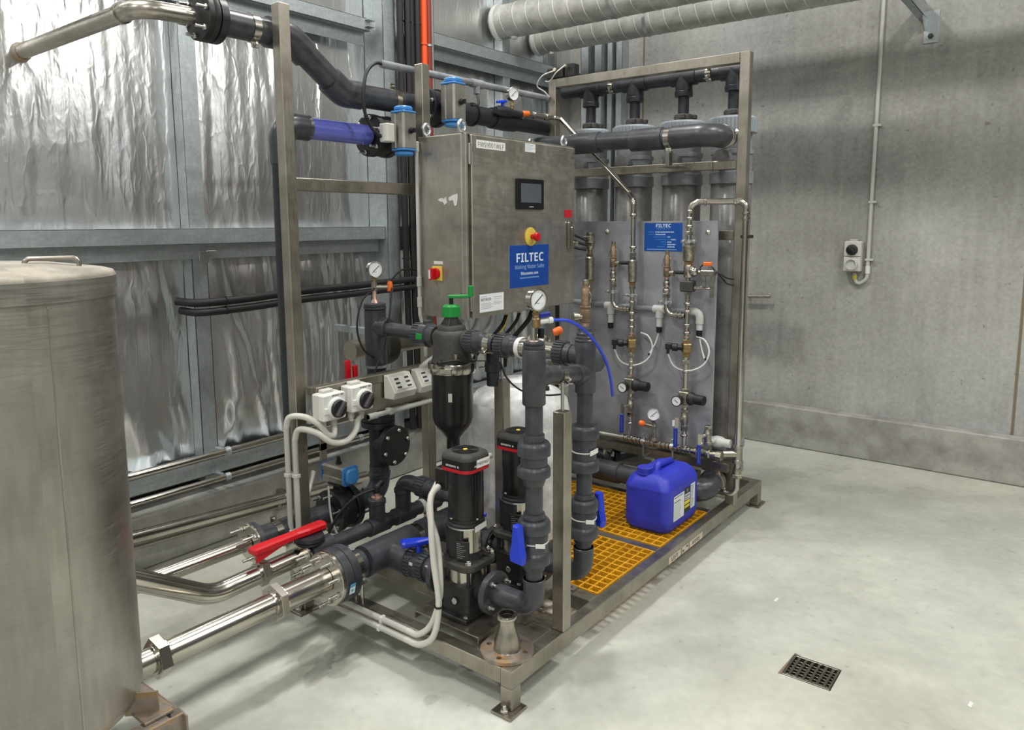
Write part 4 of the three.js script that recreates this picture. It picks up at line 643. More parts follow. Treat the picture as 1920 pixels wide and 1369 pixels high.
{
  const YC = 1.17, ZC = .36, t = thing('inlet_pipe', 'straight stainless pipe with round flange furthest back beside the tank', 'pipe', [-.5, YC, ZC]);
  part(t, 'pipe', [pipeSeg([-.95, YC, ZC], [-.205, YC, ZC], .030, 24)], M.polished); flangeOn(t, [-.19, YC, ZC], nX, .078, .012, M.polished, 4, .8, .055, 'flange', .7);
  const d = thing('inlet_pipe', 'dark grey plastic pipe stub running from the rear flange past the tall left post', 'pipe', [.0, YC, ZC]);
  part(d, 'stub_flange', rev([-.188, YC, ZC], X, [[0, .075], [.02, .075], [.022, .06], [.03, .046]], 32), M.pvc); part(d, 'pipe', pipeSeg([-.16, YC, ZC], [.20, YC, ZC], .042, 28), M.pvc); clampOn(d, [-.075, YC, ZC], X, .042, nrm([0, .2, 1]), .03);
  // butterfly valve with actuator lying across
  const v = thing('actuated_valve', 'black butterfly valve with grey blue-capped actuator low behind the header', 'valve', [.27, YC, .25], 'actuated valves');
  part(v, 'body', rev([.235, YC, ZC], X, [[0, .085], [.004, .09], [.05, .09], [.054, .085]], 36), M.blackSatin);
  flangeOn(v, [.232, YC, ZC], nX, .098, .03, M.pvcDark, 6, .82, .045); flangeOn(v, [.293, YC, ZC], X, .098, .03, M.pvcDark, 6, .82, .045);
  part(v, 'neck', [cyl([.262, YC, ZC + .07], [.262, YC, ZC + .125], .03, 16), box(.227, .297, YC - .04, YC + .04, ZC + .112, ZC + .124, .003)], M.pvcDark);
  actuator(v, [.262, YC, ZC + .165], Y, X, Z, .19, .082);
  const e = thing('elbow_pipe', 'wide grey plastic elbow turning up behind the suction header', 'pipe', [.45, YC, .27]);
  part(e, 'elbow', [sweep(bend([[.325, YC, ZC], [.50, YC, ZC], [.50, YC, .50]], .075, 8), .047, 24), rev([.50, YC, .445], Z, [[0, .050], [.02, .052], [.024, .046]], 28)], M.pvc);
  for (const p of [[.36, YC - .05, ZC + .06]]) part(e, 'sensor_nipple', rev(p, Z, [[0, .012], [.02, .012]], 10), M.bolt);
}
function actuator(v, c, ax, side, out, L, w) {   // rack-and-pinion pneumatic actuator: ribbed body, blue end caps, indicator
  const h = w / 2, prof = [[-h, -h * .8], [-h * .8, -h], [h * .8, -h], [h, -h * .8], [h, -h * .3], [h * .88, -h * .2], [h * .88, h * .2], [h, h * .3], [h, h * .8], [h * .8, h], [-h * .8, h], [-h, h * .8], [-h, h * .3], [-h * .88, h * .2], [-h * .88, -h * .2], [-h, -h * .3]];
  const A = nrm(side), B = crs(nrm(ax), A);
  const b = part(v, 'actuator', [extr(prof, add(c, ax, -L * .36), A, B, L * .72, .003)], M.aluminium);
  for (const s of [-1, 1]) { const q = rrect(w * 1.04, w * 1.04, w * .2, 4), d = ax.map(k => k * s), A2 = s > 0 ? A : A.map(k => -k); part(b, 'end_cap', [extr(q, add(c, ax, s * L * .36), A2, B, L * .04, .002), extr(rrect(w * .86, w * .86, w * .3, 5), add(c, ax, s * L * .40), A2, B, L * .10, .006)], M.capBlue); }
  part(b, 'position_indicator', [rev(add(c, out, h), out, [[0, w * .16], [.008, w * .16], [.008, w * .12], [.02, w * .12]], 14), obox(add(c, out, h + .026), ax, crs(out, ax), out, w * .12, w * .05, .008, .002)], M.blackSatin);
  for (const s of [-.35, .35]) part(b, 'port_screw', rev(add(add(c, side, h), ax, L * s * .4), side, [[0, .006], [.006, .006]], 8), M.bolt);
}
// vertical pipe with tee, gauge and blanked branch
{
  const x = .50, y = 1.17, r = .044, t = thing('standpipe', 'tall dark grey plastic standpipe with a blanked black branch behind the control rail', 'pipe', [x, y, .45]);
  each(t, 'pipe', [pipeSeg([x, y, .47], [x, y, .69], r, 28), pipeSeg([x, y, .755], [x, y, 1.0], r, 28)], M.pvcDark);
  part(t, 'coupling_flange', [rev([x, y, .685], Z, [[0, .07], [.003, .078], [.028, .078], [.030, .074], [.033, .078], [.06, .078], [.063, .07]], 36)], M.pvcDark);
  part(t, 'branch', rev([x, y, .61], nY, [[0, .045], [.085, .045]], 24), M.pvcDark);
  flangeOn(t, [x, y - .085, .61], nY, .092, .03, M.blackSatin, 6, .8, .012, 'blank_flange');
  part(t, 'upper_tee', [rev([x, y, .975], Z, [[0, .046], [.004, .0495], [.255, .0495], [.258, .046]], 30), rev([x, y, 1.155], nY, [[0, .044], [.085, .044], [.09, .040], [.09, .035]], 26)], M.pvc);
  part(t, 'cap', rev([x, y, 1.233], Z, [[0, .045], [.004, .052], [.012, .052], [.014, .047], [.017, .050], [.026, .050], [.03, .02]], 28), M.pvc);
  part(t, 'joint_ring', rev([x, y, .965], Z, [[0, .0445], [0, .0505], [.012, .0505], [.012, .0445]], 28), M.pvcPale);
  gauge('steel pressure gauge with white dial on the standpipe behind the control rail', [.495, 1.155, 1.415], nrm([-.25, -.97, 0]), .037, .025);
  const g = thing('gauge_stand', 'copper and steel fitting with orange plug under the standpipe gauge', 'fitting', [x, y, 1.26]);
  part(g, 'nipple', [rev([x, y, 1.262], Z, [[0, .02], [.012, .014], [.02, .010], [.09, .010]], 12)], M.copper); part(g, 'tee_body', [rev([x, y, 1.32], Z, [[0, .014], [.04, .014]], 12), rev([x, y, 1.335], nrm([.7, -.7, 0]), [[0, .010], [.07, .010]], 10)], M.nickel); part(g, 'orange_plug', [rev(add([x, y, 1.335], nrm([.7, -.7, 0]), .07), Z, [[-.02, .013], [.016, .013], [.026, .008]], 12)], M.orange);
  for (const [lb, pts] of [['thin black cable hanging from the standpipe gauge down its left side', [[x - .01, y - .01, 1.33], [x - .12, y - .05, 1.28], [x - .16, y - .06, 1.17], [x - .12, y - .05, 1.07], [x - .05, y - .04, 1.02]]], ['thin black cable slanting across the standpipe to the control rail', [[x + .05, y - .06, 1.33], [x + .01, y - .09, 1.24], [x - .03, y - .10, 1.12], [x - .09, y - .10, .99], [x - .11, y - .09, .93]]], ['thin black cable arching right from the orange plug', [[x + .05, y - .05, 1.36], [x + .11, y - .07, 1.41], [x + .2, y - .09, 1.40], [x + .28, y - .1, 1.36]]]]) { const c = thing('cable', lb, 'cable', pts[0]); part(c, 'jacket', hose(pts, .0045, 7), M.rubber); }
  const rl = thing('red_lever', 'small upright red plastic lever behind the control rail', 'lever', [.355, 1.16, .9]); each(rl, 'blade', [box(.325, .352, 1.17, 1.19, .905, 1.02, .004), box(.356, .378, 1.155, 1.175, .905, .995, .004)], M.red); part(rl, 'stem', cyl([.35, 1.172, .86], [.35, 1.172, .908], .012, 10), M.pvcDark);
  // big coupling further back, seen between pipe and rail
  const bc = thing('coupling', 'black grooved coupling ring on a pipe behind the standpipe', 'coupling', [.80, 1.45, .95]); part(bc, 'ring', rev([.76, 1.45, 1.0], X, [[0, .06], [.004, .095], [.05, .10], [.075, .095], [.08, .06]], 32), M.dustyBlack); part(bc, 'pipe', pipeSeg([.58, 1.45, 1.0], [1.2, 1.45, 1.0], .05, 24), M.frame); part(bc, 'bolt', hexa([.78, 1.40, 1.075], X, .012, .05), M.bolt); part(bc, 'support_arm', box(1.08, 1.12, 1.49, 2.19, .98, 1.02, .003), M.galv);
}
// small return line E
{
  const y = .97, z = .32, t = thing('return_line', 'slim grey plastic line with two upright tees behind the suction header', 'pipe', [.3, y, z]);
  part(t, 'pipe', pipeSeg([.02, y, z], [.62, y, z], .031, 24), M.pvc);
  for (const [x, h] of [[.30, .095], [.455, .10]]) part(t, 'tee', [rev([x - .055, y, z], X, [[0, .035], [.002, .038], [.108, .038], [.11, .035]], 24), rev([x, y, z], Z, [[0, .035], [h, .035], [h + .004, .039], [h + .022, .039], [h + .025, .03]], 24)], M.pvc);
  part(t, 'clip', rev([.555, y, z], X, [[0, .0315], [0, .034], [.024, .034], [.024, .0315]], 20), M.cream);
  part(t, 'end_union', [ribbed([.59, y, z], X, .046, .04, 20), rev([.62, y, z], X, [[0, .036], [.06, .036]], 20)], M.pvc);
  part(t, 'riser_elbow', [sweep(bend([[.455, y, z + .11], [.455, y, .475], [.455, .86, .475]], .05, 8), .035, 20), rev([.455, .89, .475], nY, [[0, .036], [.02, .039], [.024, .034]], 20)], M.pvc);
  part(t, 'union', [ribbed([.455, .862, .475], nY, .046, .05, 20), rev([.455, .815, .475], nY, [[0, .040], [.03, .041], [.034, .036], [.06, .036], [.062, .040], [.10, .040], [.11, .034]], 22)], M.pvc);
  part(t, 'drop', [sweep(bend([[.455, .715, .475], [.455, .66, .475], [.49, .66, .475]], .02), .033, 18)], M.pvc);
  const s = thing('level_sensor', 'small black sensor with brass foot on the upright tee left of the filter drain', 'sensor', [.30, y, .43]); part(s, 'nipple', [rev([.30, y, .438], Z, [[0, .024], [.01, .024], [.014, .012], [.03, .012]], 14)], M.copper); part(s, 'head', [cyl([.30, y, .465], [.30, y, .495], .016, 12), bar([.30, y, .485], [.345, y + .01, .50], .02, .02, Z, .004)], M.blackSatin);
  const c = thing('cable', 'black cable looping from the low sensor to the black butterfly valve', 'cable', [.3, y, .49]); part(c, 'jacket', hose([[.29, y, .485], [.2, y + .02, .47], [.13, y + .04, .42], [.10, y + .06, .36], [.09, y + .08, .31]], .006, 7), M.rubber);
  const c2 = thing('cable', 'thin grey cable hanging beside the low actuator', 'cable', [.18, 1.05, .4]); part(c2, 'jacket', hose([[.13, 1.08, .52], [.125, 1.07, .43], [.13, 1.06, .36], [.16, 1.05, .28], [.19, 1.04, .24]], .0045, 7), M.conduit);
  const c3 = thing('white_tube', 'short white tube slanting beside the low actuator', 'tube', [.1, 1.1, .5]); part(c3, 'tube', hose([[.14, 1.19, .56], [.10, 1.17, .50], [.06, 1.15, .43]], .011, 8), M.white);
}
// ---------------------------------------------------------------- filter line along y at x = .50
{
  const x = .50, z = 1.15;
  const a = thing('feed_pipe', 'grey plastic pipe from the standpipe to the black filter housing', 'pipe', [x, .98, z]);
  part(a, 'pipe', pipeSeg([x, 1.085, z], [x, .88, z - .006], .031, 24), M.pvc); part(a, 'union', [ribbed([x, .905, z - .006], nY, .050, .042, 22), rev([x, .862, z - .006], nY, [[0, .052], [.04, .054], [.045, .045], [.075, .04]], 24)], M.pvc);
  part(a, 'green_clip', [box(x - .057, x - .046, .822, .858, z - .02, z + .005, .002)], M.green); part(a, 'cap', rev([x, .84, z + .045], Z, [[0, .02], [.012, .02]], 12), M.dustyBlack);
  const yf = .70, f = thing('disc_filter', 'black bell-shaped filter housing with steel clamp band and green top knob', 'filter', [x, yf, .67]);
  part(f, 'bowl', rev([x, yf, .665], Z, [[0, .028], [.045, .028], [.05, .032], [.075, .05], [.095, .068], [.115, .080], [.14, .086], [.34, .089]], 44), M.black);
  part(f, 'head', [rev([x, yf, 1.03], Z, [[0, .088], [.02, .086], [.05, .079], [.115, .079], [.132, .0775], [.142, .072], [.148, .064], [.149, .060], [.163, .0585], [.169, .054], [.17, .028], [.205, .027]], 44), rev([x, yf, z - .01], Y, [[-.11, .036], [-.115, .033], [.115, .033], [.11, .036]], 24, true)], M.dustyBlack);
  part(f, 'port', rev([x, yf - .085, z - .01], nY, [[0, .042], [.01, .042], [.012, .03], [.055, .03]], 24), M.dustyBlack);
  part(f, 'port', rev([x, yf + .085, z - .01], Y, [[0, .042], [.01, .042], [.012, .03], [.055, .03]], 24), M.dustyBlack);
  const cb = part(f, 'clamp_band', rev([x, yf, .997], Z, [[0, .089], [.003, .100], [.008, .102], [.042, .102], [.046, .100], [.049, .088]], 48, true), M.polished);
  part(cb, 'warning_sticker', (() => { const g = mk(); for (let i = 0; i < 5; i++) { const q = k => -1.05 + k * .075, R = .1026, P = (k, zz) => [x + R * Math.cos(q(k)), yf + R * Math.sin(q(k)), zz], n = [Math.cos(q(i + .5)), Math.sin(q(i + .5)), 0]; tri(g, P(i, 1.013), P(i + 1, 1.013), P(i + 1, 1.031), n, n, n, [i / 5, 0], [(i + 1) / 5, 0], [(i + 1) / 5, 1]); tri(g, P(i, 1.013), P(i + 1, 1.031), P(i, 1.031), n, n, n, [i / 5, 0], [(i + 1) / 5, 1], [i / 5, 1]); } return g; })(), print(128, 64, (c, w, h) => { c.fillStyle = '#b9b2a6'; c.fillRect(0, 0, w, h); c.fillStyle = '#c0451f'; c.beginPath(); c.moveTo(14, 54); c.lineTo(34, 12); c.lineTo(54, 54); c.fill(); c.fillRect(60, 16, 56, 14); c.fillRect(60, 38, 48, 14); }));
  part(cb, 'latch', obox([x - .094, yf - .048, 1.02], nrm([.45, -.89, 0]), Z, nrm([-.89, -.45, 0]), .026, .012, .005, .002), M.polished); part(cb, 'latch_wire', [sweep(bend([[x + .06, yf - .085, 1.045], [x + .105, yf - .10, 1.04], [x + .10, yf - .095, 1.015], [x + .075, yf - .085, 1.015]], .008), .003, 7)], M.polished);
  part(f, 'air_valve', [rev([x - .06, yf - .075, 1.075], nrm([.9, .2, .1]), [[0, .008], [.05, .008]], 10), rev([x - .066, yf - .08, 1.06], Z, [[0, .006], [.03, .007]], 8)], M.nickel);
  part(f, 'bleed_cock', [rev([x - .095, yf - .02, 1.055], nrm([-.8, -.6, 0]), [[0, .010], [.03, .012], [.034, .006]], 12)], M.black);
  part(f, 'bleed_tube', hose([[x - .10, yf - .03, 1.055], [x - .06, yf - .09, 1.065], [x + .02, yf - .10, 1.05], [x + .07, yf - .075, 1.055], [x + .085, yf - .05, 1.08]], .005, 7), M.rubber);
  const k = part(f, 'green_nut', [ribbed([x, yf, 1.233], Z, .038, .045, 12, .05), rev([x, yf, 1.276], Z, [[0, .034], [.008, .028], [.01, .012]], 20)], M.green);
  part(f, 'spindle', cyl([x, yf, 1.27], [x, yf, 1.315], .009, 10), M.black);
  part(k, 'crank', [obox([x + .025, yf - .025, 1.318], nrm([.75, -.66, 0]), nrm([.66, .75, 0]), Z, .048, .011, .007, .003), cyl([x + .058, yf - .058, 1.318], [x + .058, yf - .058, 1.362], .012, 12)], M.green);
  each(f, 'neck_rib', [0, 1, 2, 3].map(i => { const q = .5 + i * 1.57, c = Math.cos(q), s = Math.sin(q); return extr([[.025, .0], [.047, 0], [.029, .028], [.025, .028]], [x - s * .002, yf + c * .002, 1.2005], [c, s, 0], Z, .004); }), M.dustyBlack);
  part(f, 'side_sticker', obox([x - .072, yf - .052, .905], nrm([.58, -.81, 0]), Z, nrm([-.81, -.58, 0]), .008, .018, .0006, 0), M.conduit);
  const d = thing('drain_pipe', 'grey plastic drain spigot under the black filter bowl', 'pipe', [x, yf, .5]); part(d, 'pipe', [pipeSeg([x, yf, .50], [x, yf, .664], .026, 20), rev([x, yf, .585], Z, [[0, .032], [.05, .032], [.054, .028]], 20)], M.pvc); part(d, 'cock', [obox([x + .05, yf - .02, .60], X, Y, Z, .028, .012, .01, .003)], M.green);
  const b = thing('filter_outlet', 'grey plastic unions and steel tee joining the filter to the second riser', 'pipe', [x, .3, z]);
  part(b, 'union', [ribbed([x, .60, z - .012], nY, .050, .04, 24), rev([x, .562, z - .012], nY, [[0, .044], [.035, .044], [.04, .036], [.10, .036]], 24)], M.pvc);
  part(b, 'union', [ribbed([x, .445, z - .012], nY, .050, .042, 24), rev([x, .405, z - .012], nY, [[0, .042], [.03, .042], [.034, .036], [.075, .034]], 24)], M.pvc);
  clampOn(b, [x, .49, z - .012], Y, .036, nrm([-.9, 0, -.45]), .03);
  part(b, 'steel_tee', [rev([x, .332, z - .012], nY, [[0, .038], [.05, .042], [.10, .038], [.17, .034]], 24), ball([x, .26, z + .008], .046, 16), rev([x, .26, z - .01], nrm([.5, -.4, .8]), [[0, .025], [.06, .025]], 16)], M.polished);
  part(b, 'wrapped_tape', rev([x, .345, z - .012], nY, [[0, .039], [.014, .042], [.02, .039]], 20), M.white);
  part(b, 'orange_plug', rev([x + .05, .215, z + .05], nrm([.6, -.5, .3]), [[0, .012], [.01, .016], [.03, .016], [.036, .01]], 12), M.orange);
  part(b, 'union', [ribbed([x, .165, z - .015], nY, .049, .045, 24), rev([x, .12, z - .015], nY, [[0, .040], [.025, .038]], 24)], M.pvc);
  // valve hanging behind the unions
  const hv = thing('small_valve', 'small black valve hanging under the filter outlet unions', 'valve', [.60, .56, .95]); part(hv, 'body', [rev([.60, .56, .94], Z, [[0, .026], [.06, .028], [.062, .034], [.10, .034], [.102, .028], [.15, .026]], 16)], M.pvcDark);
  const cb2 = thing('cable', 'thin black cable tied to the threaded rod above the rear short post', 'cable', [.5, .46, 1.05]); part(cb2, 'jacket', hose([[.515, .45, 1.06], [.53, .43, 1.0], [.56, .38, .95], [.62, .30, .93], [.66, .24, .935]], .004, 7), M.rubber);
}
// white dosing tank behind
{
  const c = [.962, .70], R = .245, t = thing('dosing_tank', 'round white plastic tank standing on the skid under the cabinet', 'tank', [c[0], c[1], T]);
  part(t, 'body', rev([c[0], c[1], T + .006], Z, [[0, R - .02], [.02, R], [.58, R], [.64, R - .012], [.68, R - .05], [.705, R - .11], [.71, .09]], 56), M.whiteTank);
  part(t, 'lid', rev([c[0], c[1], T + .71], Z, [[0, .085], [.004, .092], [.03, .092], [.034, .08]], 32), M.whiteTank); part(t, 'lid_cap', rev([c[0] + .02, c[1] - .13, T + .68], Z, [[0, .03], [.035, .03], [.04, .02]], 16), M.blackSatin);
}

// ---------------------------------------------------------------- overhead pipeline, upper left to right frame (y = 1.17)
{
  const y = 1.195, r = .05, z1 = 2.36, z2 = 2.178;
  const a = thing('overhead_pipe', 'dull steel pipe coming out of the foil wall to a black flange, top left', 'pipe', [-.45, 1.6, 2.34]);
  part(a, 'pipe', sweep(bend([[-.49, WY + .02, 2.335], [-.49, y, 2.345], [-.30, y, 2.355]], .075, 8), .031, 24), M.stainless); part(a, 'elbow_ring', rev([-.49, 1.30, 2.344], Y, [[0, .032], [0, .036], [.02, .036], [.02, .032]], 24), M.polished); part(a, 'wall_collar', rev([-.49, 2.19, 2.335], nY, [[0, .040], [.02, .036], [.022, .031]], 20), M.rustSteel);
  flangeOn(a, [-.255, y, z1], nX, .085, .022, M.blackSatin, 6, .8, .04); 
  const b = thing('overhead_pipe', 'dark grey plastic pipe stepping down diagonally above the blue pipe', 'pipe', [.3, y, 2.2]);
  part(b, 'stub_flange', rev([-.254, y, z1], X, [[0, .082], [.004, .085], [.02, .085], [.022, .07]], 32), M.blackSatin); part(b, 'gasket', rev([-.2575, y, z1], X, [[0, .08], [.0035, .08]], 32), M.conduit);
  part(b, 'stub_flange', rev([-.228, y, z1], X, [[0, .085], [.028, .085], [.03, .08], [.04, .054]], 32), M.pvcDark);
  each(b, 'pipe', [pipeSeg([-.20, y, z1], [.03, y, z1], r, 28), pipeSeg([.145, y, 2.335], [.34, y, 2.20], r, 28), pipeSeg([.42, y, z2], [.86, y, z2], r, 28)], M.pvc);
  part(b, 'elbow', sweep(bend([[.01, y, z1], [.105, y, z1], [.185, y, 2.305]], .09, 6), r + .0095, 26), M.pvc); part(b, 'elbow', sweep(bend([[.305, y, 2.222], [.375, y, z2 - .002], [.47, y, z2]], .09, 6), r + .0095, 26), M.pvc);
  clampOn(b, [-.06, y, z1], X, r, nrm([.0, -.3, -1]), .03); clampOn(b, [.665, y, z2], X, r, nrm([0, 0, 1]), .03);
  const v = thing('actuated_valve', 'black butterfly valve with blue-capped actuator above the cabinet', 'valve', [.93, y, z2 - .1], 'actuated valves');
  part(v, 'body', rev([.885, y, z2], X, [[0, .08], [.004, .085], [.05, .085], [.054, .08]], 32), M.blackSatin); flangeOn(v, [.884, y, z2], nX, .092, .026, M.pvcDark, 6, .82, .04); flangeOn(v, [.94, y, z2], X, .092, .026, M.pvcDark, 6, .82, .04);
  part(v, 'neck', [cyl([.915, y - .07, z2], [.915, y - .105, z2], .028, 14)], M.pvcDark); actuator(v, [.915, 1.045, z2 + .008], Z, X, nY, .225, .09);
  const c = thing('overhead_pipe', 'black plastic pipe running from the upper actuated valve to the right frame', 'pipe', [1.4, y, z2 - .05]);
  part(c, 'pipe', pipeSeg([.965, y, z2], [1.95, y, z2], .048, 28), M.pvcDark); part(c, 'socket', rev([1.10, y, z2], X, [[0, .05], [.003, .055], [.12, .055], [.124, .05]], 28), M.pvcDark); part(c, 'socket', rev([1.38, y, z2], X, [[0, .055], [.12, .058], [.20, .055]], 28), M.pvcDark); part(c, 'ring', rev([1.215, y, z2], X, [[0, .0485], [0, .060], [.014, .060], [.014, .0485]], 28), M.black);
  const bv = thing('sampling_valve', 'small black valve with blue lever and pressure gauge tee above the cabinet door', 'valve', [1.42, y - .06, z2]); part(bv, 'body', [rev([1.33, y - .07, z2 + .03], X, [[0, .018], [.03, .026], [.12, .026], [.15, .018], [.22, .018]], 16)], M.pvcDark); part(bv, 'lever', obox([1.37, y - .08, z2 + .075], nrm([1, -.1, .15]), Y, Z, .035, .009, .007, .003), M.blue); part(bv, 'stem', cyl([1.385, y - .075, z2 + .05], [1.385, y - .075, z2 + .072], .009, 10), M.blue);
  gauge('small pressure gauge with white dial on the black pipe above the cabinet', [1.46, y - .09, z2 + .125], nrm([-.25, -.97, 0]), .036, .05);
  const os = thing('sensor_plug', 'orange-capped sensor on the black pipe above the cabinet', 'sensor', [1.56, y - .08, z2 + .04]); part(os, 'fitting', rev([1.50, y - .07, z2 + .03], X, [[0, .012], [.06, .012]], 10), M.nickel); part(os, 'orange_cap', [rev([1.56, y - .075, z2 + .035], nrm([1, -.2, .1]), [[0, .012], [.01, .016], [.045, .014], [.05, .006]], 12)], M.orange);
  const g = thing('conduit_pipe', 'thin grey plastic conduit crossing above the overhead pipe to the right frame', 'conduit', [1.2, 1.17, 2.33]); each(g, 'pipe', [pipeSeg([.575, 1.17, 2.327], [1.22, 1.17, 2.331], .0175, 16), pipeSeg([1.22, 1.17, 2.331], [1.865, 1.17, 2.336], .0175, 16)], M.pvcPale); part(g, 'junction', [rev([1.19, 1.17, 2.331], X, [[0, .019], [.002, .022], [.09, .022], [.092, .019]], 16), rev([1.235, 1.17, 2.331], nZ, [[0, .018], [.05, .018], [.052, .012]], 14)], M.pvcPale);
  const k = thing('cable', 'black hose arching from the grey conduit end down to the blue pipe valve', 'cable', [.57, 1.17, 2.32]); part(k, 'jacket', hose([[.58, 1.17, 2.327], [.53, 1.15, 2.32], [.45, 1.12, 2.27], [.41, 1.10, 2.19], [.41, 1.10, 2.10], [.45, 1.10, 2.03], [.53, 1.10, 1.985]], .0075, 8), M.rubber);
  const k2 = thing('cable', 'short black cable dropping from the conduit junction to the upper actuator', 'cable', [1.235, 1.17, 2.28]); part(k2, 'jacket', hose([[1.235, 1.17, 2.285], [1.20, 1.13, 2.24], [1.11, 1.06, 2.20], [1.02, 1.02, 2.185]], .007, 8), M.rubber);
  const s = thing('side_box', 'black solenoid block with loose wires on the right frame top corner', 'solenoid', [1.895, 1.13, 2.443]); part(s, 'block', [box(1.86, 1.93, 1.06, 1.17, 2.4425, 2.50, .005)], M.blackSatin); part(s, 'block', [box(1.87, 1.93, .99, 1.055, 2.4425, 2.515, .005)], M.blackSatin); each(s, 'fitting', [cyl([1.86, 1.10, 2.48], [1.835, 1.10, 2.485], .012, 10), cyl([1.86, 1.03, 2.49], [1.84, 1.03, 2.50], .010, 10)], M.nickel); each(s, 'wire', [hose([[1.84, 1.10, 2.48], [1.80, 1.16, 2.45], [1.81, 1.20, 2.40], [1.84, 1.17, 2.37], [1.86, 1.15, 2.34]], .004, 6), hose([[1.84, 1.03, 2.50], [1.80, 1.06, 2.46], [1.82, 1.12, 2.42], [1.85, 1.17, 2.43]], .004, 6)], M.conduit);
}
// blue translucent pipe with its valve, and the standpipe behind the left post
{
  const y = 1.215, z = 2.015;
  const d = thing('downpipe', 'dark grey plastic downpipe hidden behind the tall left post', 'pipe', [.07, y, .4]); part(d, 'pipe', pipeSeg([.072, y, .42], [.072, y, 1.93], .045, 24), M.pvcDark); part(d, 'elbow', [sweep(bend([[.072, y, 1.92], [.072, y, z], [.19, y, z]], .06, 8), .052, 24), rev([.175, y, z], X, [[0, .051], [.02, .054], [.022, .047]], 24)], M.pvc); part(d, 'socket', rev([.072, y, 1.86], Z, [[0, .05], [.06, .052], [.07, .05]], 22), M.pvc);
  const b = thing('blue_pipe', 'translucent blue plastic pipe between the left post and the actuated valve', 'pipe', [.35, y, z - .05]); part(b, 'pipe', pipeSeg([.195, y, z], [.525, y, z], .0455, 32), M.bluePipe);
  const v = thing('actuated_valve', 'black butterfly valve with blue-capped actuator at the end of the blue pipe', 'valve', [.58, y, z - .1], 'actuated valves');
  part(v, 'body', rev([.565, y, z], X, [[0, .085], [.004, .09], [.05, .09], [.054, .085]], 32), M.blackSatin); flangeOn(v, [.562, y, z], nX, .094, .03, M.blackSatin, 6, .82, .045); flangeOn(v, [.622, y, z], X, .094, .028, M.pvcDark, 6, .82, .04);
  part(v, 'neck', [cyl([.592, y - .08, z], [.592, 1.10, z], .028, 14)], M.pvcDark); actuator(v, [.60, 1.06, z + .012], Z, X, nY, .215, .085);
  part(v, 'switch_box', [box(.50, .548, 1.06, 1.11, z - .04, z + .04, .004)], M.cream); part(v, 'outlet_stub', rev([.65, y, z], X, [[0, .047], [.10, .047], [.11, .03]], 24), M.pvcDark);
}
// ---------------------------------------------------------------- filter modules inside the right frame
const MY = [.150, .435, .735, 1.03], MXc = 2.12;
const ML = ['grey cylindrical membrane module nearest the concrete wall', 'grey cylindrical membrane module, second from the concrete wall side', 'grey cylindrical membrane module, third from the concrete wall side', 'grey cylindrical membrane module nearest the foil wall'];
MY.forEach((y, i) => {
  const x = MXc, t = thing('membrane_module', ML[i], 'filter', [x, y, .2], 'membrane modules');
  part(t, 'housing', rev([x, y, .42], Z, [[0, .1], [.005, .106], [1.50, .106], [1.505, .102]], 36), M.module);
  part(t, 'upper_collar', [rev([x, y, 1.82], Z, [[0, .108], [.004, .114], [.06, .114], [.066, .106], [.15, .104], [.155, .112], [.175, .112], [.18, .1], [.26, .1]], 36)], M.pvcPale);
  part(t, 'lower_collar', rev([x, y, .20], Z, [[0, .08], [.02, .10], [.05, .104], [.055, .116], [.10, .116], [.105, .11], [.19, .11], [.195, .118], [.23, .118], [.235, .107]], 36), M.pvcPale);
  part(t, 'side_port', rev([x, y, 1.95], nX, [[0, .045], [.15, .045]], 20), M.module);
  const cap = part(t, 'cap', [ribbed([x, y, 2.083], Z, .126, .075, 40, .035), rev([x, y, 2.157], Z, [[0, .119], [.010, .114], [.014, .08], [.016, .03]], 36)], M.capGrey);
  part(t, 'clamp_coupling', [rev([x, y, 2.172], Z, [[0, .034], [.004, .048], [.02, .052], [.034, .046], [.038, .034]], 24), obox([x - .05, y - .02, 2.192], X, Y, Z, .014, .014, .012, .004), obox([x + .02, y - .055, 2.192], X, Y, Z, .014, .014, .012, .004)], M.dustyBlack);
  part(t, 'nipple', pipeSeg([x, y, 2.20], [x, y, 2.30], .030, 20), M.pvcDark);
});
{
  const x = MXc, z = 2.405, t = thing('top_manifold', 'dark grey plastic manifold pipe with four tees under the right frame top rail', 'pipe', [x, .6, z - .1]);
  part(t, 'pipe', pipeSeg([x, 1.22, z], [x, .09, z], .038, 24), M.pvcDark);
  MY.forEach(y => part(t, 'tee', [rev([x, y - .075, z], Y, [[0, .042], [.003, .046], [.147, .046], [.15, .042]], 26), rev([x, y, z + .01], nZ, [[0, .046], [.085, .046], [.088, .049], [.112, .049], [.115, .04]], 26)], M.pvcDark));
  clampOn(t, [x, .285, z], Y, .038, nrm([-1, 0, -.6]), .03); clampOn(t, [x, .88, z], Y, .038, nrm([-1, 0, -.6]), .03);
  part(t, 'hanger', [box(x - .22, x + .01, .275, .295, z + .038, z + .044, .001), box(x - .22, x + .01, .87, .89, z + .038, z + .044, .001)], M.frame);
}
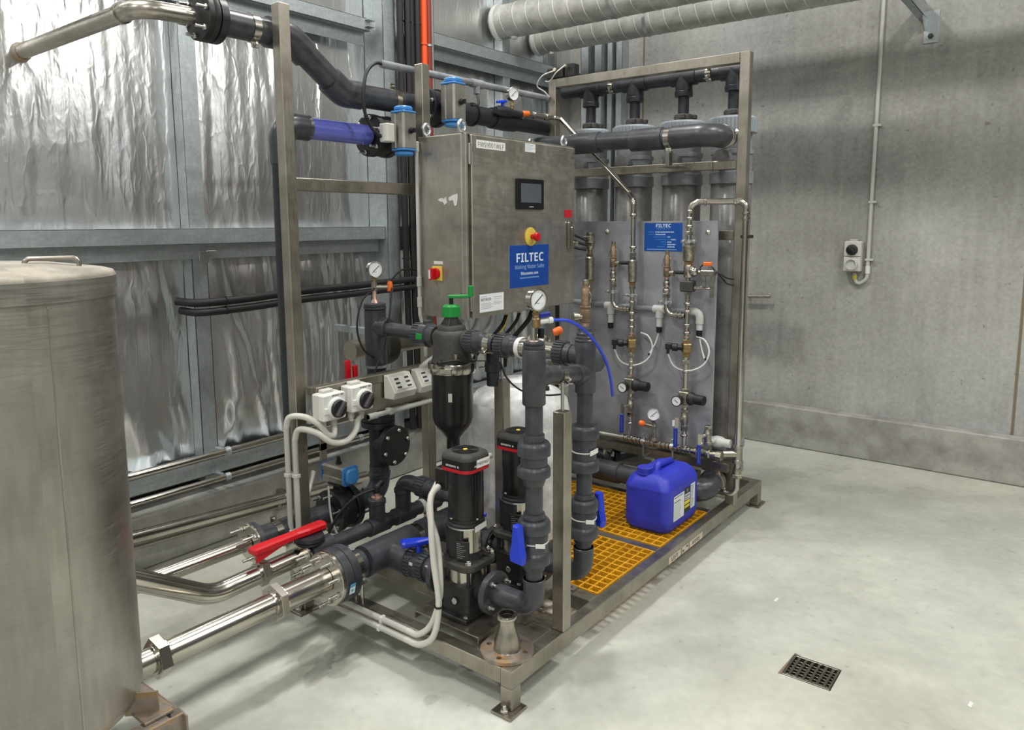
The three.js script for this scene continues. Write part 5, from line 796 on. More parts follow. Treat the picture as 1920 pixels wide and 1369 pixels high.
{
  const x = 1.752, z = 2.045, t = thing('return_pipe', 'thick dark grey plastic pipe with rounded end crossing in front of the membrane modules', 'pipe', [x, .6, z - .05]);
  each(t, 'pipe', [pipeSeg([x, 1.16, z + .012], [x, .15, z], .047, 30)], M.pvc);
  part(t, 'socket', rev([x, .76, z + .005], Y, [[-.02, .052], [-.018, .056], [.15, .056], [.155, .052]], 30), M.pvc); part(t, 'socket', rev([x, .395, z], Y, [[-.03, .052], [-.026, .057], [.15, .057], [.155, .052]], 30), M.pvc);
  part(t, 'elbow', sweep(bend([[x, .315, z], [x, .105, z], [x + .12, .105, z]], .075, 10), .057, 30), M.pvc);
  part(t, 'end_coupling', [rev([x + .115, .105, z], X, [[0, .05], [.004, .060], [.035, .060], [.04, .05]], 26), hexa([x + .13, .04, z + .02], nY, .014, .02)], M.polished);
  part(t, 'outlet_stub', pipeSeg([x + .12, .105, z], [1.985, .105, z], .035, 20), M.pvcDark);
  clampOn(t, [x, .335, z], Y, .047, nrm([-.1, 0, -1]), .03);
  part(t, 'bracket', [box(x - .02, x + .02, .325, .345, 1.905, z - .065, .001), box(x - .02, 1.8695, .285, .385, 1.90, 1.905, .001), box(1.862, 1.8695, .15, .385, 1.885, 1.925, .001)], M.stainless);
}
// ---------------------------------------------------------------- lower manifold behind the jerrycan
{
  const x = 1.705, z = .252, t = thing('lower_manifold', 'thick grey plastic pipe running low behind the blue jerrycan', 'pipe', [x, .5, z - .05]);
  part(t, 'pipe', pipeSeg([x, .98, z], [x, .10, z], .050, 28), M.pvc); part(t, 'socket', rev([x, .56, z], Y, [[0, .054], [.003, .058], [.34, .058], [.345, .054]], 28), M.pvc);
  part(t, 'elbow', [sweep(bend([[x, .22, z], [x, .075, z], [x + .12, .075, z + .03]], .06, 8), .058, 26)], M.pvc); part(t, 'end_coupling', [rev([x + .10, .075, z + .025], nrm([1, 0, .2]), [[0, .05], [.004, .066], [.034, .066], [.04, .05]], 24)], M.stainless);
  part(t, 'stub', pipeSeg([x + .13, .075, z + .032], [2.03, .075, z + .055], .038, 20), M.pvcDark);
  const u = thing('lower_branch', 'short grey plastic pipe with a grooved coupling above the lower manifold', 'pipe', [1.85, .74, .275]); part(u, 'pipe', pipeSeg([1.845, .95, .29], [1.845, .70, .285], .034, 22), M.pvc); part(u, 'coupling', [rev([1.845, .72, .285], nY, [[0, .036], [.004, .056], [.032, .056], [.036, .036]], 22), hexa([1.80, .70, .33], nY, .012, .03)], M.dustyBlack); part(u, 'pipe', pipeSeg([1.845, .69, .285], [1.98, .62, .30], .034, 20), M.pvcDark);
  for (const [y, i] of [[.70, 0], [.395, 1], [.105, 2]]) { const c = thing('name_tag', ['small cream tag on the low rail, furthest from the concrete wall', 'small cream tag on the low rail behind the jerrycan cap', 'small cream tag on the low rail right of the jerrycan'][i], 'tag', [1.81, y, .31], 'low rail tags'); part(c, 'plate', box(1.8135, 1.8165, y - .035, y + .035, .298, .328, .0006), M.cream); part(c, 'tag_tie', cyl([1.8175, y, .325], [1.8175, y, .336], .0015, 6), M.cream); }
}

// ---------------------------------------------------------------- grey instrument board
const BX = 1.800, PX = 1.738;                    // board face, pipe plane
{
  const t = thing('instrument_board', 'grey plastic backing board carrying the small steel valve lines', 'board', [1.81, .52, .40]);
  part(t, 'panel', box(BX, BX + .018, .085, .97, .405, 1.628, .002), M.board);
  for (const [y, z] of [[.717, 1.573], [.133, 1.572], [.133, .47]]) part(t, 'screw', rev([BX, y, z], nX, [[0, .013], [.006, .013], [.010, .008], [.012, 0]], 14), M.bolt);
  part(t, 'standoff', [box(BX + .018, 1.8695, .30, .34, 1.54, 1.57, .002), box(BX + .018, 1.8695, .80, .84, 1.54, 1.57, .002)], M.frame);
  part(t, 'rating_sign', box(BX - .0012, BX - .0001, .272, .490, 1.471, 1.618, .0003), M.white); part(t, 'rating_print', card([BX - .0016, .490, 1.471], nY, Z, .218, .147), print(1024, 700, (x, w, h) => {
    x.fillStyle = '#0b4da4'; x.fillRect(0, 0, w, h); fillTxt(x, 'FILTEC', w * .5, 66, 118, '#dbe8f6', { bold: true, sx: 1.1 }); fillTxt(x, 'Making Water Safer', w * .5, 142, 40, '#7fb0e2');
    // the smaller lines are too small to read: copied as strokes of print
    const dash = (x0, x1, y, hgt, col, sd) => { x.fillStyle = col; let q = x0; while (q < x1) { const wd = 8 + 26 * hash2(sd, Math.round(q)); x.fillRect(q, y - hgt / 2, Math.min(wd, x1 - q), hgt); q += wd + 7; } };
    [[100, 270, 300, 800, 225], [110, 290, 310, 580, 285], [240, 590, 630, 700, 345], [290, 690, 720, 860, 410], [460, 590, 630, 740, 470], [520, 600, 630, 850, 530], [350, 590, 630, 830, 590]].forEach(([a, b, c, d, y], i) => { dash(a, b, y, 20, '#3f83cc', i); dash(c, d, y, 30, '#bcd6f1', i + 20); }); dash(80, 880, 656, 24, '#8db8e6', 50);
  }));
}
const ring = (t, y, z, r, w = .012, mat = M.polished, x = PX) => part(t, 'collar', rev([x, y, z - w / 2], Z, [[0, r * .86], [w * .2, r], [w * .8, r], [w, r * .86]], 16), mat);
function bracketOn(lb, y, z, g = 'pipe brackets') { const t = thing('pipe_bracket', lb, 'bracket', [PX, y, z], g); part(t, 'saddle', [rev([PX, y, z - .009], Z, [[0, .014], [0, .020], [.018, .020], [.018, .014]], 16), cyl([PX + .016, y, z], [BX - .001, y, z], .006, 8)], M.zinc); for (const s of [-1, 1]) part(t, 'bracket_screw', [cyl([PX - .012, y + s * .031, z], [PX + .014, y + s * .031, z], .006, 8), obox([PX, y + s * .024, z], X, Y, Z, .003, .008, .009, .001), hexa([PX - .014, y + s * .031, z], nX, .008, .005)], M.bolt); }
function springCheck(lb, y, z0, z1, r) { const t = thing('spring_check_valve', lb, 'valve', [PX, y, z0], 'brass spring check valves'), h = z1 - z0; part(t, 'body', rev([PX, y, z0], Z, [[0, r * .7], [h * .03, r * .94], [h * .42, r * .94], [h * .44, r * .98], [h * .47, r], [h * .95, r], [h, r * .75]], 22), M.nickel); part(t, 'lower_nut', hexa([PX, y, z0 - .018], Z, r * .78, .018), M.brass); part(t, 'upper_nut', hexa([PX, y, z1], Z, r * .78, .016), M.polished); return t; }
// line A (left) and line B (right)
function dosingLine(y, topZ, ids, o) {
  const t = thing('valve_line', ids.line, 'pipe', [PX, y, .46], 'vertical steel valve lines');
  const segs = [[.46, o.ballZ - .035], [o.ballZ + .045, o.regZ - .035], [o.regZ + .035, o.solZ - .045], [o.solZ + .045, o.c0 - .018], [o.c1 + .016, topZ]];
  segs.forEach(([a, b]) => part(t, 'pipe', pipeSeg([PX, y, a], [PX, y, b], .0125, 16), M.polished));
  for (const z of o.rings) ring(t, y, z, .0185, .014);
  for (const z of o.nuts) part(t, 'hex_nut', hexa([PX, y, z], Z, .020, .02), M.nickel);
  for (const z of o.cop) part(t, 'thread_seal', rev([PX, y, z], Z, [[0, .014], [.010, .014]], 12), M.copper);
  // solenoid
  const s = thing('solenoid_valve', ids.sol, 'valve', [PX, y, o.solZ - .05], 'brass solenoid valves');
  part(s, 'body', [obox([PX, y, o.solZ], nrm([1, 1, 0]), nrm([-1, 1, 0]), Z, .022, .022, .024, .004), hexa([PX, y, o.solZ - .045], Z, .021, .024), hexa([PX, y, o.solZ + .022], Z, .021, .022)], M.brass);
  const cl = part(s, 'coil', [rev([PX - .005, y + .02, o.solZ], nrm([-.25, 1, 0]), [[0, .014], [.022, .014], [.024, .020], [.05, .020], [.052, .012]], 14)], M.blackSatin); part(cl, 'plug', [obox([PX - .02, y + .088, o.solZ + .004], nrm([-.25, 1, 0]), nrm([1, .25, 0]), Z, .017, .014, .016, .003), cyl([PX - .022, y + .092, o.solZ - .012], [PX - .022, y + .092, o.solZ - .036], .008, 8)], M.blackSatin);
  // regulator
  const r = thing('pressure_regulator', ids.reg, 'regulator', [PX, y, o.regZ - .04], 'pressure regulators');
  part(r, 'body', [obox([PX, y, o.regZ], X, Y, Z, .026, .028, .034, .004), hexa([PX, y, o.regZ - .05], Z, .020, .02), hexa([PX, y, o.regZ + .032], Z, .020, .016)], M.nickel);
  const kn = part(r, 'knob', [rev([PX - .004, y - .026, o.regZ], nrm([-.1, -1, 0]), [[0, .034], [.006, .036], [.016, .034], [.03, .026], [.034, .022], [.036, .0265], [.085, .025], [.088, .02]], 22)], M.blackSatin);
  const gd = nrm([-1, -.05, .05]), gc = [PX - .045, y + .026, o.regZ - .014]; const gg = part(r, 'gauge', rev(add(gc, gd, -.014), gd, [[0, .022], [.004, .0275], [.018, .0275], [.019, .024], [.016, .0235]], 22), M.black);
  part(gg, 'dial', rev(add(gc, gd, .0025), gd, [[0, .0236], [.0008, .0236]], 20), M.dial); part(gg, 'needle', obox(add(gc, gd, .0042), [0, .8, .55].map(v => v / Math.hypot(.8, .55)), nrm(crs(gd, [0, .8, .55])), gd, .012, .0014, .0005, 0), M.black);
  // ball valve with blue lever
  lever(ids.ball, y, o.ballZ, PX, o.tag);
  return t;
}
function lever(lb, y, z, x, tag, vertical = true) {
  const b = thing('lever_ball_valve', lb, 'valve', [x, y, z - .04], 'small steel ball valves');
  part(b, 'body', [rev([x, y, z - .045], Z, [[0, .017], [.02, .017], [.024, .020], [.06, .020], [.064, .017], [.09, .017]], 14), hexa([x, y, z - .05], Z, .020, .016), hexa([x, y, z + .034], Z, .020, .016)], M.nickel);
  part(b, 'stem', [cyl([x - .015, y + .008, z], [x - .036, y + .018, z], .008, 10), hexa([x - .034, y + .017, z], nrm([-1, .4, 0]), .010, .008)], M.bolt);
  const h = part(b, 'lever', [extr([[-.009, .016], [.009, .016], [.010, -.02], [.006, -.05], [-.006, -.05], [-.010, -.02]], [x - .044, y + .022, z - .004], nrm([.35, -.93, 0]), Z, .003)], M.polished);
  part(h, 'sleeve', obox([x - .046, y + .026, z - .095], nrm([.35, -.93, 0]), Z, nrm([-.93, -.35, 0]), .0105, .052, .006, .003), M.leverBlue); part(h, 'sleeve_slot', obox([x - .0520, y + .0238, z - .098], nrm([.35, -.93, 0]), Z, nrm([-.93, -.35, 0]), .003, .038, .0008, 0), S([.04, .08, .42], .5));
  if (tag) part(h, 'white_tag', obox([x - .047, y + .03, z - .018], nrm([.35, -.93, .15]), Z, nrm([-.93, -.35, 0]), .014, .016, .001, .0004), M.white);
}
dosingLine(.524, 1.705, { line: 'slim steel pipe line running down the board left of the blue rating sign', sol: 'brass solenoid valve with black coil on the left valve line', reg: 'pressure regulator with black knob and tiny dial on the left valve line', ball: 'steel ball valve with blue lever at the foot of the left valve line' },
  { ballZ: .635, regZ: .752, solZ: .975, c0: 1.305, c1: 1.425, rings: [1.66, 1.49, 1.20, 1.14, 1.10, 1.065, .875, .84, .535], nuts: [1.445, 1.27, .90, .575], cop: [1.025, .795, .80] });
springCheck('brass spring check valve with white label on the left valve line', .524, 1.305, 1.425, .0245); bracketOn('zinc pipe bracket on the left valve line below its check valve', .524, 1.236);
dosingLine(.207, 1.70, { line: 'slim steel pipe line running down the board right of the blue rating sign', sol: 'brass solenoid valve with black coil on the right valve line', reg: 'pressure regulator with black knob and tiny dial on the right valve line', ball: 'steel ball valve with blue lever and white tag under the right valve line' },
  { ballZ: .61, regZ: .722, solZ: .982, c0: 1.43, c1: 1.51, rings: [1.675, 1.64, 1.60, 1.21, 1.17, 1.10, 1.06, .86, .52], nuts: [1.555, 1.255, .90, .545], cop: [1.035, .765, 1.415], tag: true });
springCheck('short brass spring check valve right of the rating sign', .207, 1.425, 1.505, .030); bracketOn('zinc pipe bracket on the right valve line above its check valve', .207, 1.525);
{ // three-way section on line B
  const t = thing('motor_valve', 'steel tee and grey actuated valve with orange plug at the board right edge', 'valve', [PX, .207, 1.28]);
  part(t, 'tee', [rev([PX, .207, 1.34], Z, [[0, .018], [.01, .024], [.06, .024], [.075, .018]], 16), rev([PX, .207, 1.375], nY, [[0, .019], [.05, .018]], 14), ball([PX - .005, .175, 1.375], .026, 14)], M.polished);
  part(t, 'valve_block', [obox([PX, .207, 1.30], X, Y, Z, .028, .034, .028, .006)], M.dustyBlack);
  part(t, 'side_arm', [rev([PX, .15, 1.372], nY, [[0, .011], [.03, .011]], 10), obox([PX, .10, 1.37], X, Y, Z, .02, .034, .014, .003), obox([PX - .01, .117, 1.33], X, Y, Z, .005, .009, .03, .001), obox([PX - .01, .075, 1.30], X, Y, Z, .005, .009, .05, .001)], M.nickel);
  part(t, 'spring_arm', [ribbed([PX - .005, .17, 1.295], nY, .011, .05, 8, .3), cyl([PX - .005, .12, 1.294], [PX - .005, .085, 1.292], .006, 8)], M.polished);
  part(t, 'orange_plug', [box(PX - .014, PX + .014, .085, .125, 1.405, 1.425, .004)], M.orange); part(t, 'plug_stem', cyl([PX, .092, 1.383], [PX, .092, 1.408], .008, 8), M.nickel);
  const c = thing('cable', 'thin black cable from the orange plug to the right frame post', 'cable', [PX, .1, 1.4]); part(c, 'jacket', hose([[PX, .125, 1.415], [PX - .01, .14, 1.395], [PX - .01, .125, 1.37], [PX + .02, .06, 1.37], [1.80, .03, 1.345], [1.865, .02, 1.335]], .0035, 6), M.rubber);
  const c2 = thing('cable', 'second thin black cable sagging to the right frame post', 'cable', [PX, .06, 1.39]); part(c2, 'jacket', hose([[PX + .005, .085, 1.40], [1.78, .05, 1.35], [1.82, .035, 1.315], [1.865, .02, 1.305]], .0035, 6), M.rubber);
}
// column at the left, partly behind the riser
{
  const y = .79, t = thing('valve_line', 'short steel valve column on the board beside the cabinet door handle', 'pipe', [PX, y, 1.2]); part(t, 'top_fitting', [rev([PX, y, 1.475], Z, [[0, .018], [.01, .022], [.03, .027], [.075, .027], [.08, .022], [.085, .028], [.095, .028]], 18), obox([PX - .02, y + .012, 1.535], X, Y, Z, .008, .018, .012, .003), obox([PX - .02, y - .012, 1.505], X, Y, Z, .008, .018, .012, .003)], M.nickel); part(t, 'pipe', [pipeSeg([PX, y, 1.15], [PX, y, 1.30], .0125, 14)], M.polished); part(t, 'hex_nut', hexa([PX, y, 1.255], Z, .021, .022), M.nickel); part(t, 'pipe', pipeSeg([PX, y, 1.42], [PX, y, 1.48], .0125, 14), M.brass);
  springCheck('brass spring check valve on the short column beside the cabinet', y, 1.305, 1.435, .026);
  for (let i = 0; i < 3; i++) { const c = thing('cable', ['black cable joining the cabinet to the short column, topmost of three', 'black cable joining the cabinet to the short column, middle of three', 'black cable joining the cabinet to the short column, lowest of three'][i], 'cable', [1.6, .8, 1.5]); part(c, 'jacket', hose([[1.56, .92, 1.56 - i * .03], [1.62, .88, 1.575 - i * .035], [1.68, .83, 1.545 - i * .032], [1.715, .80, 1.525 - i * .025]], .007, 7), M.rubber); }
}
// small relief valves and their elbows
for (const [y, z, k, lbs] of [[.642, 1.365, 0, ['brass relief valve on the board left of the left valve line', 'steel elbow line under the left board relief valve', 'zinc pipe bracket under the left board relief valve']], [.325, 1.325, 1, ['brass relief valve just below the blue rating sign', 'steel elbow line under the relief valve below the rating sign', 'zinc pipe bracket under the relief valve below the rating sign']]]) {
  relief(lbs[0], [PX, y, z], .83, nY, Y);
  const t = thing('valve_line', lbs[1], 'pipe', [PX, y, 1.15]); const zb = k ? 1.148 : 1.160;
  part(t, 'pipe', sweep(bend([[PX, y, z + .005], [PX, y, zb], [PX, y - .105, zb]], .045, 8), .0125, 16), M.polished); ring(t, y, z - .055, .019, .02, M.nickel); ring(t, y, z - .02, .017, .03, M.polished); part(t, 'hex_nut', hexa([PX, y, z - .09], Z, .021, .022), M.nickel);
  part(t, 'collar', rev([PX, y - .055, zb], nY, [[0, .014], [.003, .0175], [.012, .0175], [.014, .014]], 14), M.polished); part(t, 'collar', rev([PX, y - .078, zb], nY, [[0, .014], [.003, .0175], [.012, .0175], [.014, .014]], 14), M.polished);
  part(t, 'black_hose', rev([PX, y - .05, z + .042], nY, [[0, .010], [.05, .010]], 10), M.rubber);
  bracketOn(lbs[2], y, z - .115);
}
// pale plastic drain line across with tees
{
  const x = 1.775, z = 1.168, t = thing('drain_line', 'pale grey plastic drain line with tees crossing the board', 'pipe', [x, .45, z]);
  each(t, 'pipe', [pipeSeg([x, .92, z + .008], [x, .70, z + .003], .016, 16), pipeSeg([x, .65, z], [x, .40, z - .002], .016, 16), pipeSeg([x, .36, z - .002], [x, .19, z], .016, 16)], M.pvcPale);
  for (const y of [.675, .380]) part(t, 'tee', [rev([x, y - .035, z], Y, [[0, .019], [.002, .021], [.068, .021], [.07, .019]], 16), rev([x, y, z], nZ, [[0, .021], [.045, .021], [.047, .017]], 16)], M.pvcLight);
  part(t, 'elbow', sweep(bend([[x, .21, z], [x, .155, z], [x, .155, z - .06]], .03, 6), .020, 16), M.pvcLight);
}
for (const [y, i] of [[.675, 0], [.380, 1], [.155, 2]]) {
  const x = 1.775, z = 1.12, t = thing('tundish_probe', ['white probe with black tip hanging from the drain line, leftmost', 'white probe with black tip hanging from the drain line, middle', 'white probe with black tip hanging from the drain line elbow at right'][i], 'probe', [x, y, 1.04], 'drain line probes'); part(t, 'body', [rev([x, y, z + .005], nZ, [[0, .013], [.006, .016], [.05, .016], [.053, .012]], 14)], M.pvcLight); part(t, 'tip', rev([x, y, z - .045], nZ, [[0, .015], [.03, .015], [.034, .009]], 12), M.black);
}
// solenoid leads: white cable loops
for (const [y, z, ye, lb] of [[.524, .975, .38, 'white lead looping round the left solenoid valve'], [.207, .982, .155, 'white lead looping round the right solenoid valve']]) {
  const t = thing('cable', lb, 'cable', [PX, y, z - .1]); part(t, 'jacket', hose([[PX - .022, y + .092, z - .034], [PX - .01, y + .06, z - .10], [PX, y - .01, z - .118], [PX + .01, y - .09, z - .08], [PX + .02, y - .115, z - .01], [PX + .02, y - .09, z + .045], [PX + .03, y - .04, z + .06]], .0045, 7), M.white);
  part(t, 'branch', hose([[PX + .015, y - .095, z - .055], [PX + .03, ye + (y - .095 - ye) * .35, z + .01], [1.775, ye, 1.05]], .004, 7), M.white); part(t, 'cable_tie', ball([PX + .014, y - .1, z - .05], .008, 8), M.rubber);
}
// manifold at the board foot
{
  const z = .447, t = thing('steel_manifold', 'horizontal steel manifold pipe with press fittings along the foot of the board', 'pipe', [PX, .35, z]);
  part(t, 'pipe', pipeSeg([PX, .74, z], [PX, .03, z], .0145, 18), M.polished); for (const y of [.57, .545, .515, .49, .47, .41, .385, .345, .32, .30, .25, .23, .20, .18, .145]) part(t, 'collar', rev([PX, y, z], nY, [[0, .015], [.003, .0205], [.012, .0205], [.015, .015]], 16), M.polished);
  part(t, 'valve_body', [rev([PX, .115, z], nY, [[0, .018], [.01, .024], [.05, .024], [.055, .019], [.09, .019]], 16), hexa([PX, .028, z], nY, .025, .03)], M.nickel); part(t, 'thread_seal', rev([PX, .14, z], nY, [[0, .017], [.012, .017]], 12), M.copper);
  for (const y of [.44, .27]) { part(t, 'pipe_clip', [rev([PX, y + .009, z], nY, [[0, .0155], [0, .021], [.018, .021], [.018, .0155]], 16), cyl([PX, y, z + .018], [PX, y, z + .045], .005, 8), hexa([PX, y, z + .036], Z, .009, .007), cyl([PX, y, z - .018], [PX, y, z - .08], .005, 8), bar([PX, y, z - .082], [1.8195, y, z - .082], .016, .004, Z, .001)], M.zinc); }
  lever('steel ball valve with blue lever at the right end of the steel manifold', .075, .545, PX - .005, false);
  gauge('small pressure gauge with white dial standing on the steel manifold', [PX - .025, .372, .612], nrm([-.9, -.35, .08]), .034, .02);
  const g = thing('gauge_stand', 'brass tee with orange plug under the manifold gauge', 'fitting', [PX, .37, .47]); part(g, 'nipple', [rev([PX - .012, .372, .462], Z, [[0, .013], [.10, .012]], 12), hexa([PX - .012, .372, .53], Z, .017, .02)], M.nickel); part(g, 'thread_seal', rev([PX - .012, .372, .468], Z, [[0, .016], [.014, .015]], 12), M.copper); part(g, 'side_arm', rev([PX - .012, .378, .545], Y, [[0, .011], [.05, .011]], 10), M.nickel); part(g, 'orange_plug', rev([PX - .014, .425, .548], nrm([-.2, 1, .15]), [[0, .011], [.01, .017], [.03, .015], [.035, .008]], 12), M.orange);
  const w = thing('pale_valve', 'pale plastic valve body behind the right blue lever', 'valve', [1.84, .04, .5]); part(w, 'body', [rev([1.80, .08, .50], nY, [[0, .022], [.02, .03], [.05, .03], [.07, .022], [.10, .022]], 16), rev([1.80, .045, .52], nrm([-1, .6, -.3]), [[0, .014], [.05, .014]], 12)], M.pvcLight);
}
// steel loop at the right edge of the board and the downpipe
{
  const yl = -.052, x = 1.815, t = thing('loop_pipe', 'steel pipe looping over the board corner and down in front of the right post', 'pipe', [x, .0, .2]);
  part(t, 'pipe', sweep(bend([[PX, .207, 1.63], [PX, .207, 1.722], [x, yl, 1.722], [x, yl, .235], [x, .12, .228]], [.045, .04, .045, .05], 8), .0155, 18), M.polished);
  for (const z of [1.655, 1.63]) { part(t, 'collar', rev([x, yl, z], Z, [[0, .016], [.003, .021], [.012, .021], [.015, .016]], 16), M.polished); }
  for (const f of [.25, .78]) { const p = [PX + (x - PX) * f, .207 + (yl - .207) * f, 1.722], d = nrm([x - PX, yl - .207, 0]); part(t, 'collar', rev(p, d, [[0, .016], [.003, .0205], [.012, .0205], [.015, .016]], 16), M.polished); }
  part(t, 'tee', [rev([x, yl, .40], Z, [[0, .017], [.003, .024], [.02, .024], [.023, .019], [.075, .019], [.078, .024], [.095, .024], [.098, .017]], 16), rev([x, yl + .0, .45], nrm([-.6, .8, 0]), [[0, .019], [.075, .019]], 14)], M.stainless); part(t, 'hex_union', [hexa([x, yl, .325], Z, .028, .02), rev([x, yl, .345], Z, [[0, .023], [.03, .021]], 16)], M.nickel);
  for (const z of [1.55]) part(t, 'black_clip', [box(x - .01, 1.869, yl - .022, yl + .022, z - .008, z + .008, .003)], M.rubber);
}
{ // diagonal steel line down from above the cabinet
  const t = thing('diagonal_pipe', 'slim steel pipe running diagonally from above the cabinet down to the left valve line', 'pipe', [1.8, .8, 1.7]);
  part(t, 'pipe', sweep(bend([[1.60, 1.13, 2.215], [1.835, 1.10, 2.218], [1.835, 1.05, 2.205], [1.835, .60, 1.775], [PX, .524, 1.735], [PX, .524, 1.66]], [.02, .02, .03, .03], 6), .0145, 16), M.polished);
  part(t, 'collar', rev([1.66, 1.12, 2.216], nrm([.235, -.03, 0]), [[0, .015], [.003, .02], [.014, .02], [.017, .015]], 14), M.polished); part(t, 'collar', rev([1.76, 1.11, 2.217], nrm([.235, -.03, 0]), [[0, .015], [.003, .02], [.014, .02], [.017, .015]], 14), M.polished); part(t, 'pipe', pipeSeg([1.60, 1.13, 2.215], [1.575, 1.14, 2.19], .012, 12), M.polished);
}

// ---------------------------------------------------------------- switches and sockets on the control rail
for (const [x, z, lb] of [[.022, .838, 'white rotary isolator switch on the control rail nearest the tall left post'], [.168, .846, 'white rotary isolator switch on the control rail right of the first one']]) {
  const w = .115, h = .108, t = thing('isolator_switch', lb, 'switch', [x + w / 2, 1, z], 'rotary isolator switches');
  part(t, 'box', [box(x, x + w, .992, 1.0275, z, z + h, .005), box(x + .03, x + .085, .995, 1.024, z + h - .002, z + h + .012, .004)], M.cream); const c = part(t, 'cover', [box(x, x + w, .955, .990, z, z + h, .005), rev([x + w * .56, .9555, z + h * .44], nY, [[0, .046], [.010, .045], [.014, .040]], 30)], M.white);
  part(c, 'knob', [rev([x + w * .56, .942, z + h * .44], nY, [[0, .037], [.010, .036], [.013, .033]], 26)], M.blackSatin); part(c, 'knob_grip', obox([x + w * .56, .924, z + h * .44], nrm([.62, 0, .78]), nrm([-.78, 0, .62]), nY.map(v => v), .034, .009, .008, .003), S([.06, .055, .06], .5));
  part(c, 'print', card([x + .042, .9546, z + h * .87], X, Z, .065, .012), print(128, 24, (q, W, H) => { q.fillStyle = '#dcdcd8'; q.fillRect(0, 0, W, H); q.fillStyle = '#3b3d40'; for (let i = 0; i < 8; i++) if (i !== 5) q.fillRect(8 + i * 14, 6, 9, 12); })); part(c, 'lock_tab', [box(x + .004, x + .03, .949, .956, z + .03, z + .055, .002)], M.white);
  for (const k of [.03, .085]) part(t, 'gland', rev([x + k, 1.0, z + .001], nZ, [[0, .014], [.03, .014], [.032, .011], [.045, .011]], 14), M.conduit);
}
for (const [x, lb] of [[.41, 'wedge-shaped white socket box on the control rail beside the switches'], [.578, 'wedge-shaped white socket box on the control rail next to the filter']]) {
  const t = thing('socket_box', lb, 'socket', [x + .065, 1, .85], 'wedge socket boxes');
  part(t, 'housing', extr([[1.0275, .958], [1.0, .958], [.955, .885], [.968, .855], [1.0275, .852]], [x, 0, 0], Y, Z, .135, .003), M.cream);
  const n = nrm([0, -.073, .045]), d = nrm([0, -.045, -.073]), f = part(t, 'face_print', obox(add([x + .0675, .9775, .9215], n, .0012), X, d, crs(X, d), .05, .030, .0012, .0005), M.white);
  for (const sx of [-1, 1]) for (let i = 0; i < 3; i++) part(t, 'slot', obox(add(add([x + .0675 + sx * .03, .9775, .9215], n, .0032), d, (i - 1) * .02), X, d, crs(X, d), .012, .004, .0012, 0), M.dustyBlack);
}
{
  const t = thing('conduit_run', 'pale rigid conduit clipped under the control plate', 'conduit', [.45, 1.0, .795]); part(t, 'pipe', pipeSeg([.30, 1.012, .793], [.70, 1.012, .793], .0115, 14), M.conduit); part(t, 'coupling', rev([.30, 1.012, .793], X, [[0, .012], [.002, .0145], [.05, .0145], [.052, .012]], 14), M.conduit); part(t, 'saddle', [box(.42, .445, 1.0, 1.0355, .780, .808, .003)], M.conduit);
  // two conduits from the floor up to the switches
  const mkc = (lb, y, xo, pts, zb, xe) => { const c = thing('flex_conduit', lb, 'conduit', [xo, y, .1], 'grey conduits by the left post'); part(c, 'riser', sweep(bend([[xo, .47, zb], [xo, y, zb], [xo, y, pts[0][2]]], .045, 6), .0115, 12), M.conduit); part(c, 'flexible_loop', hose(pts, .0125, 12, 12), M.cream); for (const z of [.60, .36]) part(c, 'saddle', [box(xo - .013, -.0005, y - .014, y + .014, z - .008, z + .008, .002)], M.cream); part(c, 'saddle', box(xo - .012, -.0005, .60, .615, zb - .012, zb + .012, .002), M.white); part(c, 'pump_tail', hose(xe, .0115, 12, 12), M.cream); part(c, 'cable_tie', rev(add(xe[3], [0, 0, 0]), Z, [[-.003, .0125], [-.003, .016], [.003, .016], [.003, .0125]], 12), M.rubber); return c; };
  mkc('grey conduit by the left post, outer one, looping up to the first isolator', 1.135, -.026, [[-.026, 1.135, .80], [-.022, 1.12, .842], [.005, 1.06, .850], [.03, 1.0, .825], [.065, .985, .775], [.095, .99, .765], [.108, 1.0, .79], [.107, 1.0, .80]], .115, [[-.026, .47, .115], [-.026, .40, .12], [-.015, .345, .16], [.010, .335, .27], [.025, .37, .42], [.045, .40, .55], [.075, .425, .64], [.125, .435, .66]]);
  mkc('grey conduit by the left post, inner one, looping up to the second isolator', 1.10, -.0135, [[-.0135, 1.10, .75], [-.008, 1.08, .795], [.02, 1.0, .79], [.07, .97, .745], [.14, .965, .735], [.20, .975, .765], [.225, .99, .80], [.253, 1.0, .812]], .142, [[-.0135, .47, .142], [-.012, .42, .145], [.005, .375, .185], [.035, .355, .28], [.045, .36, .38], [.065, .39, .48], [.10, .46, .58], [.22, .50, .66], [.36, .48, .68], [.455, .455, .69]]);
  const g = thing('conduit_run', 'pale rigid conduit running up the rear edge of the cabinet side', 'conduit', [.665, 1.05, 1.1]); part(g, 'pipe', sweep(bend([[.668, 1.05, 1.97], [.668, 1.05, 1.20], [.70, 1.05, 1.10], [.70, 1.05, 1.0]], .04, 6), .0085, 12), M.pvcLight); for (const z of [1.94, 1.33, 1.235]) part(g, 'coupling', rev([.668, 1.05, z], Z, [[0, .009], [.002, .012], [.045, .012], [.047, .009]], 12), M.pvcLight);
}
